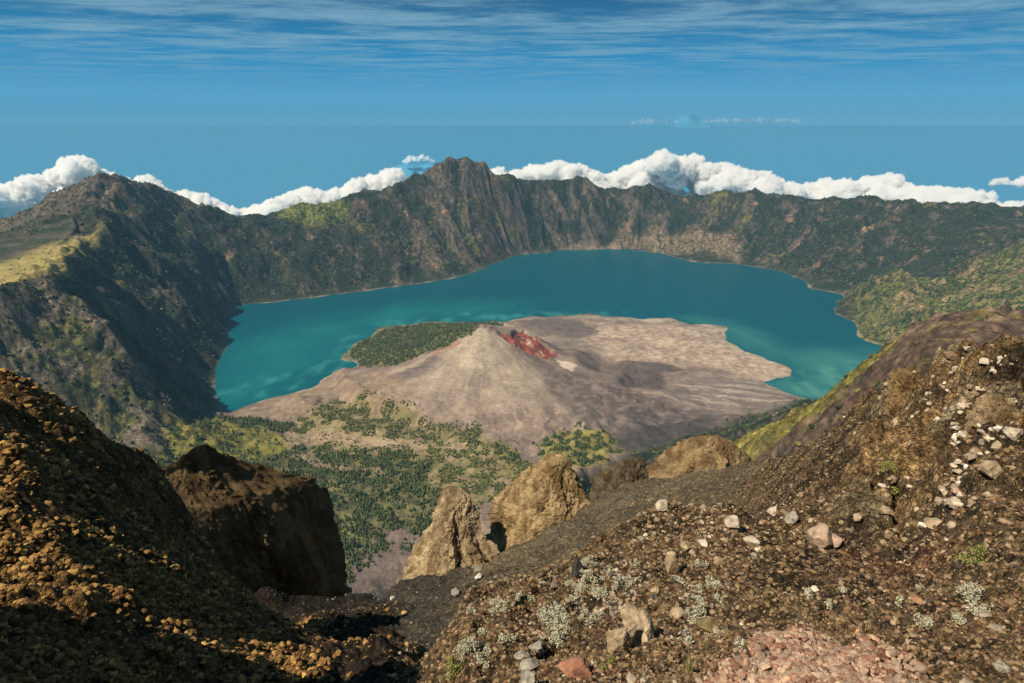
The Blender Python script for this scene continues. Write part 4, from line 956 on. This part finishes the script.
# ------------------------------------------------------------------ woods on the crater floor and scrub on its walls
m_leaf = ground_mat('tree_leaf', ((0.05, 4, 1.0), (0.4, 2, 0.6)), None, vary=0.4)
area = far.r[None, :] * np.gradient(far.r)[None, :] * np.ones_like(Z)
visw = area / (far.r[None, :] ** 0.0)
def woods(name, n, weight, hmin, hmax, wide, pal, label, seed, pointed):
    g = np.random.default_rng(seed)
    cdf = np.cumsum((weight * area).ravel()); cdf /= cdf[-1]
    k = np.searchsorted(cdf, g.random(n)); ia, ir = np.minimum(k // far.nr, far.na - 2), np.minimum(k % far.nr, far.nr - 2)
    t, u = g.random(n), g.random(n)
    def b(Q): return Q[ia, ir] * (1 - t) * (1 - u) + Q[ia + 1, ir] * t * (1 - u) + Q[ia, ir + 1] * (1 - t) * u + Q[ia + 1, ir + 1] * t * u
    pos = np.stack([b(X), b(Y), b(Z)], 1)
    v0 = rock(1, seed, 2, 0.22, 0.9)[0].copy(); f0 = ICO[1][1]
    h = g.uniform(hmin, hmax, n); wd = h * wide * g.uniform(.75, 1.3, n)
    a = g.uniform(0, 6.28, n); ca, sa = np.cos(a)[:, None], np.sin(a)[:, None]
    zz = (v0[:, 2] + 1) / 2
    tap = (1.15 - zz * 0.95) if pointed else (1.0 - 0.25 * zz)
    V = np.empty((n, 12, 3)); jit = 1 + 0.38 * g.normal(size=(n, 12)).clip(-1.5, 1.5)
    V[..., 0] = (v0[:, 0] * ca - v0[:, 1] * sa) * tap * wd[:, None] * jit; V[..., 1] = (v0[:, 0] * sa + v0[:, 1] * ca) * tap * wd[:, None] * jit
    V[..., 2] = zz * h[:, None] * (1 + .1 * g.normal(size=(n, 12))) - 0.5
    V += pos[:, None, :]
    pal = np.array(pal); c = pal[g.integers(0, len(pal), n)] * g.uniform(.7, 1.3, (n, 1))
    F_ = (f0[None] + (np.arange(n) * 12)[:, None, None]).reshape(-1, 3)
    return stuff(make(name, V.reshape(-1, 3), F_, m_leaf, np.repeat(c, 12, 0), smooth=False), label, 'forest' if pointed else 'scrub')
greens = [(0.042, 0.066, 0.028), (0.062, 0.084, 0.031), (0.030, 0.050, 0.026), (0.095, 0.108, 0.036)]
olive = [(0.09, 0.10, 0.032), (0.055, 0.070, 0.026), (0.14, 0.135, 0.04), (0.04, 0.056, 0.025)]
dry = Z > 3
cl = sstep(-.15, .2, fbm(X / 60, Y / 60, 301, 4))
woods('forest', 8200, np.clip(woodS, 0, 1) * floorW * dry * (0.12 + cl) * (1 - .8 * strip) * (1 - .9 * yell), 5, 15, .32, greens, 'dark conifer wood on the crater floor behind the cliff block', 311, True)
woods('forest', 5000, woodN * dry, 8, 15, .34, [(0.05, 0.075, 0.034), (0.035, 0.055, 0.028), (0.07, 0.09, 0.04), (0.09, 0.095, 0.04)], 'dark wood on the headland behind the cinder cone', 312, True)
woods('forest', 8500, shrub * floorW * dry * cl * (1 - .85 * strip), 3, 8, .5, olive, 'olive scrub dotted over the near foot of the cone', 313, False)
woods('forest', 1700, np.maximum(yel2, yel3) * sstep(0, .2, vn2), 6, 12, .35, greens, 'dark trees in the yellow meadow at the foot of the cone', 314, True)
woods('scrub', 7000, pr * dry * sstep(0.0, 0.2, vn2 + .35 * gully), 5, 12, .5, greens + olive[:1], 'dark shrubs dotting the grassy promontory on the right shore', 315, False)
woods('scrub', 34000, wall * (1 - pr) * (1 - lit) * dry * np.clip(vegm + .1, 0, 1) * (far.r[None, :] > 1700), 4, 12, .6, greens, 'dark scrub clinging to the crater walls and skyline', 316, False)
woods('scrub', 2600, hill * (far.r[None, :] > 350) * np.clip(hillshrub, 0, 1), 1.5, 5, .7, olive, 'olive bushes on the brown hillside to the right', 317, False)
woods('scrub', 900, np.maximum(lit, hump) * sstep(.1, .3, vn2), 3, 7, .55, greens + olive, 'scattered bushes on the sunlit grassy rim', 318, False)
# ------------------------------------------------------------------ sea, far islands, cumulus banks, air
def flat_mat(name, c, rough, bump=None):
    m, nt, b = nodes(name); b.inputs['Base Color'].default_value = (*c, 1); b.inputs['Roughness'].default_value = rough; b.inputs['Specular IOR Level'].default_value = 0.2
    return m
sea_m = flat_mat('sea_water', (0.043, 0.208, 0.36), 0.3); sb = sea_m.node_tree.nodes['Principled BSDF']; sb.inputs['IOR'].default_value = 1.33; sb.inputs['Specular IOR Level'].default_value = 0.5
sg = np.array([(x, y, -2000.0) for x, y in ((-500000, -60000), (500000, -60000), (500000, 540000), (-500000, 540000))])
structure(make('sea', sg, np.array([[0, 1, 2, 3]]), sea_m))
def island(px0, px1, py, pts, r, c):
    n = 60; rows = []
    prof = np.array(pts, float)
    V = []
    for k, s in enumerate(np.linspace(-1, 1, 13)):
        for x in np.linspace(px0, px1, n):
            top = P(x, np.interp(x, prof[:, 0], prof[:, 1]), r); f = 0.5 + 0.5 * math.cos(s * math.pi)
            h = math.hypot(top[0], top[1]); q = top * np.array([1 + s * .12, 1 + s * .12, 0])
            V.append((q[0], q[1], -2010 + (top[2] + 2010) * f))
    V = np.array(V); i, j = np.meshgrid(np.arange(12), np.arange(n - 1), indexing='ij')
    q = np.stack([i * n + j, i * n + j + 1, (i + 1) * n + j + 1, (i + 1) * n + j], -1).reshape(-1, 4)
    structure(make('mountain', V, q, flat_mat('far_mountain', c, 1.0)))  # the blue of the air between is put into this base colour
island(340, 490, 170, [(340, 197), (372, 188), (386, 174), (394, 167), (400, 164.5), (408, 163), (414, 164.5), (422, 165), (428, 163), (433, 162.5), (440, 167), (460, 180), (490, 197)], 30000, (0.05, 0.225, 0.385))
island(674, 712, 118, [(674, 121.5), (680, 117.5), (686, 114.5), (690, 113.8), (694, 115.5), (700, 119), (712, 121.5)], 420000, (0.045, 0.205, 0.36))

m_cloud = bpy.data.materials.new('cloud_white'); m_cloud.use_nodes = True; nt = m_cloud.node_tree; nt.nodes.remove(nt.nodes['Principled BSDF'])
cv = nt.nodes.new('ShaderNodeVolumeScatter'); cv.inputs['Color'].default_value = (0.995, 0.995, 0.995, 1); cv.inputs['Density'].default_value = 0.024; cv.inputs['Anisotropy'].default_value = 0.2
nt.links.new(cv.outputs[0], nt.nodes['Material Output'].inputs['Volume'])
m_thin = m_cloud.copy(); m_thin.name = 'cloud_thin'
def cloud(top, r, base_py, seed, label, dens=1.0, flat=1.0, thick=None, rad=(7, 15)):
    """a heap of cumulus: many lumps under a given top line, melted into one skin"""
    g = np.random.default_rng(seed); top = np.array(top, float); x0, x1 = top[0, 0], top[-1, 0]
    mpp = r / F; cen = []
    n = int((x1 - x0) * 0.46 * dens) + 3
    for i in range(n):
        x = g.uniform(x0, x1); ty = np.interp(x, top[:, 0], top[:, 1]); hgt = max(base_py - ty, 2)
        rr = min(g.uniform(*rad), hgt * .55 + 1.0)
        y = ty + rr + (g.random() ** 2.2) * max(hgt - rr, 0)
        p = P(x, y, r + g.normal() * (thick or 18) * mpp); cen.append((p, rr * mpp))
        for k in range(13):
            d = g.normal(size=3); d /= np.linalg.norm(d); d[2] = abs(d[2]) * .8; q = rr * g.uniform(.14, .42)
            cen.append((p + d * rr * mpp * .85, q * mpp))
    V, F_, off = [], [], 0
    for p, s in cen:
        v, f = ICO[2]; V.append(v * s * np.array([1.15, 1, flat]) + p); F_.append(f + off); off += len(v)
    V = np.vstack(V); org = V.mean(0)
    dn = (0.55 if r > 100000 else 5.0) / (10 * mpp) if r > 20000 else 0
    mt = m_cloud
    if dn: mt = m_thin.copy(); mt.node_tree.nodes['Volume Scatter'].inputs['Density'].default_value = dn
    o = make('cloud', V - org, np.vstack(F_), mt); o.location = org
    m = o.modifiers.new('skin', 'REMESH'); m.mode = 'VOXEL'; m.voxel_size = 0.42 * mpp; m.use_smooth_shade = True
    for sc_, st in ((7.5, 4.2), (2.8, 3.0)):
        t = bpy.data.textures.new('billow', 'VORONOI'); t.noise_scale = sc_ * mpp; t.noise_intensity = 1.0
        d = o.modifiers.new('billow', 'DISPLACE'); d.texture = t; d.strength = -st * mpp; d.mid_level = 0.45; d.texture_coords = 'LOCAL'
    return tag(o, label, 'cloud')
cloud([(-90, 200), (-40, 185), (0, 190), (12, 186), (24, 181), (36, 176), (46, 185)], 15000, 215, 1, 'soft white cloud at the left edge beside the dark peak')
cloud([(44, 190), (52, 174), (62, 166), (74, 158), (82, 157), (92, 164), (104, 172), (118, 176), (130, 180)], 15500, 215, 2, 'tall white cloud rising behind the left peak')
cloud([(134, 186), (142, 178), (150, 176), (158, 184), (166, 190)], 15500, 210, 3, 'small white cloud right of the left peak')
cloud([(172, 198), (184, 190), (194, 188), (206, 196), (222, 203), (236, 210), (250, 208), (264, 202), (280, 198), (294, 190), (306, 187), (318, 190), (332, 180), (350, 178), (366, 176), (380, 172), (392, 166), (400, 178)], 15000, 222, 4, 'long low cloud bank from the left peak to the grassy hump')
cloud([(476, 172), (490, 168), (502, 166), (514, 170), (524, 168), (534, 162), (548, 158), (560, 160), (572, 162), (584, 165), (596, 171), (606, 172), (616, 170), (628, 164), (640, 160), (652, 156), (664, 151), (672, 157), (684, 156), (692, 152), (700, 154), (710, 162), (722, 163), (736, 166), (750, 170), (764, 172), (776, 178), (790, 184), (802, 186)], 15000, 222, 5, 'great white cumulus bank behind the middle of the far rim', 1.3)
cloud([(796, 190), (806, 186), (818, 180), (830, 178), (842, 180), (852, 184), (862, 178), (874, 176), (884, 171), (894, 176), (906, 186), (918, 188), (932, 186), (946, 190), (960, 190), (974, 192), (986, 198), (992, 206)], 15600, 224, 6, 'white cumulus bank behind the right half of the far rim', 1.2)
cloud([(1000, 208), (1010, 204), (1022, 202), (1040, 205), (1080, 200)], 15600, 222, 7, 'low white cloud at the right edge of the far rim')
cloud([(990, 182), (998, 178), (1004, 178), (1010, 182)], 16500, 184, 8, 'small flat white puff over the right end of the rim', 1.5, .5, 4, (2, 4))
cloud([(1012, 180), (1020, 177), (1032, 176), (1044, 181)], 16500, 185, 9, 'white puff cut by the right picture edge', 1.5, .5, 4, (2, 4))
cloud([(404, 158), (412, 155), (420, 154), (430, 156), (434, 159)], 29000, 162, 10, 'tiny white cloud over the far blue island mountain', 1.5, .5, 4, (1.5, 3))
cloud([(630, 121), (650, 119), (660, 118), (668, 120), (690, 121.5), (720, 119), (745, 117.5), (780, 117), (800, 120)], 400000, 122, 11, 'thin line of white cloud on the horizon by the distant cone', 4.0, .4, 5, (1, 2))
# the air inside the crater
V = np.array([(x, y, z) for x in (-9500, 9500) for y in (-300, 10700) for z in (-115, HC + 40)], float)
q = np.array([(0, 1, 3, 2), (4, 6, 7, 5), (0, 4, 5, 1), (2, 3, 7, 6), (0, 2, 6, 4), (1, 5, 7, 3)])
m = bpy.data.materials.new('air'); m.use_nodes = True; nt = m.node_tree; nt.nodes.remove(nt.nodes['Principled BSDF'])
pv = nt.nodes.new('ShaderNodeVolumePrincipled'); pv.inputs['Color'].default_value = (0.32, 0.68, 1.0, 1); pv.inputs['Density'].default_value = 1.8e-5; pv.inputs['Anisotropy'].default_value = 0.0
nt.links.new(pv.outputs[0], nt.nodes['Material Output'].inputs['Volume'])
hz = make('haze', V, q, m, smooth=False); hz['kind'] = 'stuff'; hz['label'] = 'thin blue air over the crater'; hz['category'] = 'haze'
# ------------------------------------------------------------------ camera, light, sky
cam = bpy.data.cameras.new('camera'); cam.sensor_width = 36; cam.lens = 24
cam.clip_start = 0.1; cam.clip_end = 600000
co = bpy.data.objects.new('camera', cam); C.objects.link(co)
co.location = (0, 0, HC); co.rotation_euler = (math.radians(90) - PITCH, 0, 0)
bpy.context.scene.camera = co

SUN = np.array([-0.75, -0.55, 0.0]); SUN /= np.linalg.norm(SUN); EL = math.radians(50)
sv = np.array([SUN[0] * math.cos(EL), SUN[1] * math.cos(EL), math.sin(EL)])
sl = bpy.data.lights.new('sun', 'SUN'); sl.energy = 5.0; sl.angle = math.radians(0.5); sl.color = (1.0, 0.87, 0.67)
so = bpy.data.objects.new('sun', sl); C.objects.link(so)
from mathutils import Vector
so.rotation_euler = Vector(sv).to_track_quat('Z', 'Y').to_euler()

wd = bpy.data.worlds.new('World'); bpy.context.scene.world = wd; wd.use_nodes = True
nt = wd.node_tree; N, L = nt.nodes.new, nt.links.new
bg = nt.nodes['Background']; bg.inputs['Strength'].default_value = 0.1
sky = N('ShaderNodeTexSky'); sky.sky_type = 'NISHITA'; sky.sun_disc = False
sky.sun_elevation = EL; sky.sun_rotation = math.atan2(sv[0], sv[1]); sky.altitude = 3500; sky.dust_density = 0.4; sky.air_density = 1.0
tc = N('ShaderNodeTexCoord'); sep = N('ShaderNodeSeparateXYZ'); L(tc.outputs['Generated'], sep.inputs[0])
rp = N('ShaderNodeValToRGB'); mr = N('ShaderNodeMapRange'); mr.inputs['From Min'].default_value = -0.02; mr.inputs['From Max'].default_value = 0.5
L(sep.outputs['Z'], mr.inputs['Value']); L(mr.outputs[0], rp.inputs[0])
e = rp.color_ramp.elements
def el(pos, c):
    k = e.new(pos); k.color = (*c, 1); return k
e[0].position = 0.038; e[0].color = (0.047, 0.226, 0.372, 1)
e[1].position = 1.0; e[1].color = (0.005, 0.025, 0.07, 1)
el(0.10, (0.052, 0.25, 0.42)); el(0.20, (0.002, 0.172, 0.36)); el(0.33, (0.004, 0.082, 0.19)); el(0.5, (0.009, 0.055, 0.14))
sc10 = N('ShaderNodeVectorMath'); sc10.operation = 'SCALE'; sc10.inputs["Scale"].default_value = 9.5
L(rp.outputs['Color'], sc10.inputs[0])
mxs = N('ShaderNodeMix'); mxs.data_type = 'RGBA'; mxs.inputs['Factor'].default_value = 0.96
L(sky.outputs[0], mxs.inputs[6]); L(sc10.outputs[0], mxs.inputs[7])
# layer clouds: noise on a flat sheet high above, seen at a low angle
zc = N('ShaderNodeMath'); zc.operation = 'MAXIMUM'; zc.inputs[1].default_value = 0.012; L(sep.outputs['Z'], zc.inputs[0])
dx = N('ShaderNodeMath'); dx.operation = 'DIVIDE'; L(sep.outputs['X'], dx.inputs[0]); L(zc.outputs[0], dx.inputs[1])
dy = N('ShaderNodeMath'); dy.operation = 'DIVIDE'; L(sep.outputs['Y'], dy.inputs[0]); L(zc.outputs[0], dy.inputs[1])
cb = N('ShaderNodeCombineXYZ'); L(dx.outputs[0], cb.inputs[0]); L(dy.outputs[0], cb.inputs[1])
def layer(scale, detail, rough, lo, hi, loc, dist=0.3):
    mp = N('ShaderNodeMapping'); mp.inputs['Location'].default_value = loc; mp.inputs['Rotation'].default_value = (0, 0, 0.25); mp.inputs['Scale'].default_value = (0.6, 1.0, 1)
    L(cb.outputs[0], mp.inputs['Vector'])
    n = N('ShaderNodeTexNoise'); n.inputs['Scale'].default_value = scale; n.inputs['Detail'].default_value = detail; n.inputs['Roughness'].default_value = rough
    n.inputs['Distortion'].default_value = dist
    L(mp.outputs[0], n.inputs['Vector'])
    r = N('ShaderNodeMapRange'); r.interpolation_type = 'SMOOTHSTEP'; r.inputs['From Min'].default_value = lo; r.inputs['From Max'].default_value = hi
    L(n.outputs['Fac'], r.inputs['Value']); return r.outputs[0]
def math2(op, a, bb):
    k = N('ShaderNodeMath'); k.operation = op
    for i, v in enumerate((a, bb)):
        if isinstance(v, (int, float)): k.inputs[i].default_value = v
        else: L(v, k.inputs[i])
    return k.outputs[0]
l1 = layer(0.9, 10, 0.70, 0.38, 0.64, (3.1, 1.7, 0)); l2 = layer(0.15, 5, 0.55, 0.24, 0.48, (0.4, 5.2, 0))
up = N('ShaderNodeMapRange'); up.interpolation_type = 'SMOOTHSTEP'; up.inputs['From Min'].default_value = 0.02; up.inputs['From Max'].default_value = 0.115
L(sep.outputs['Z'], up.inputs['Value'])
cl = math2('MULTIPLY', math2('MULTIPLY', math2('ADD', math2('MULTIPLY', l1, 0.85), 0.06), l2), math2('MULTIPLY', up.outputs[0], 0.85))
mc = N('ShaderNodeMix'); mc.data_type = 'RGBA'; L(cl, mc.inputs['Factor']); L(mxs.outputs[2], mc.inputs[6]); mc.inputs[7].default_value = (1.6, 3.0, 3.9, 1)
L(mc.outputs[2], bg.inputs['Color'])

sc = bpy.context.scene
sc.view_settings.view_transform = 'Standard'; sc.view_settings.look = 'None'; sc.view_settings.gamma = 1.0; sc.view_settings.exposure = EXPO
sc.render.engine = 'CYCLES'
sc.cycles.max_bounces = 10; sc.cycles.diffuse_bounces = 2; sc.cycles.glossy_bounces = 2; sc.cycles.transmission_bounces = 2; sc.cycles.volume_bounces = 8
sc.cycles.use_denoising = True
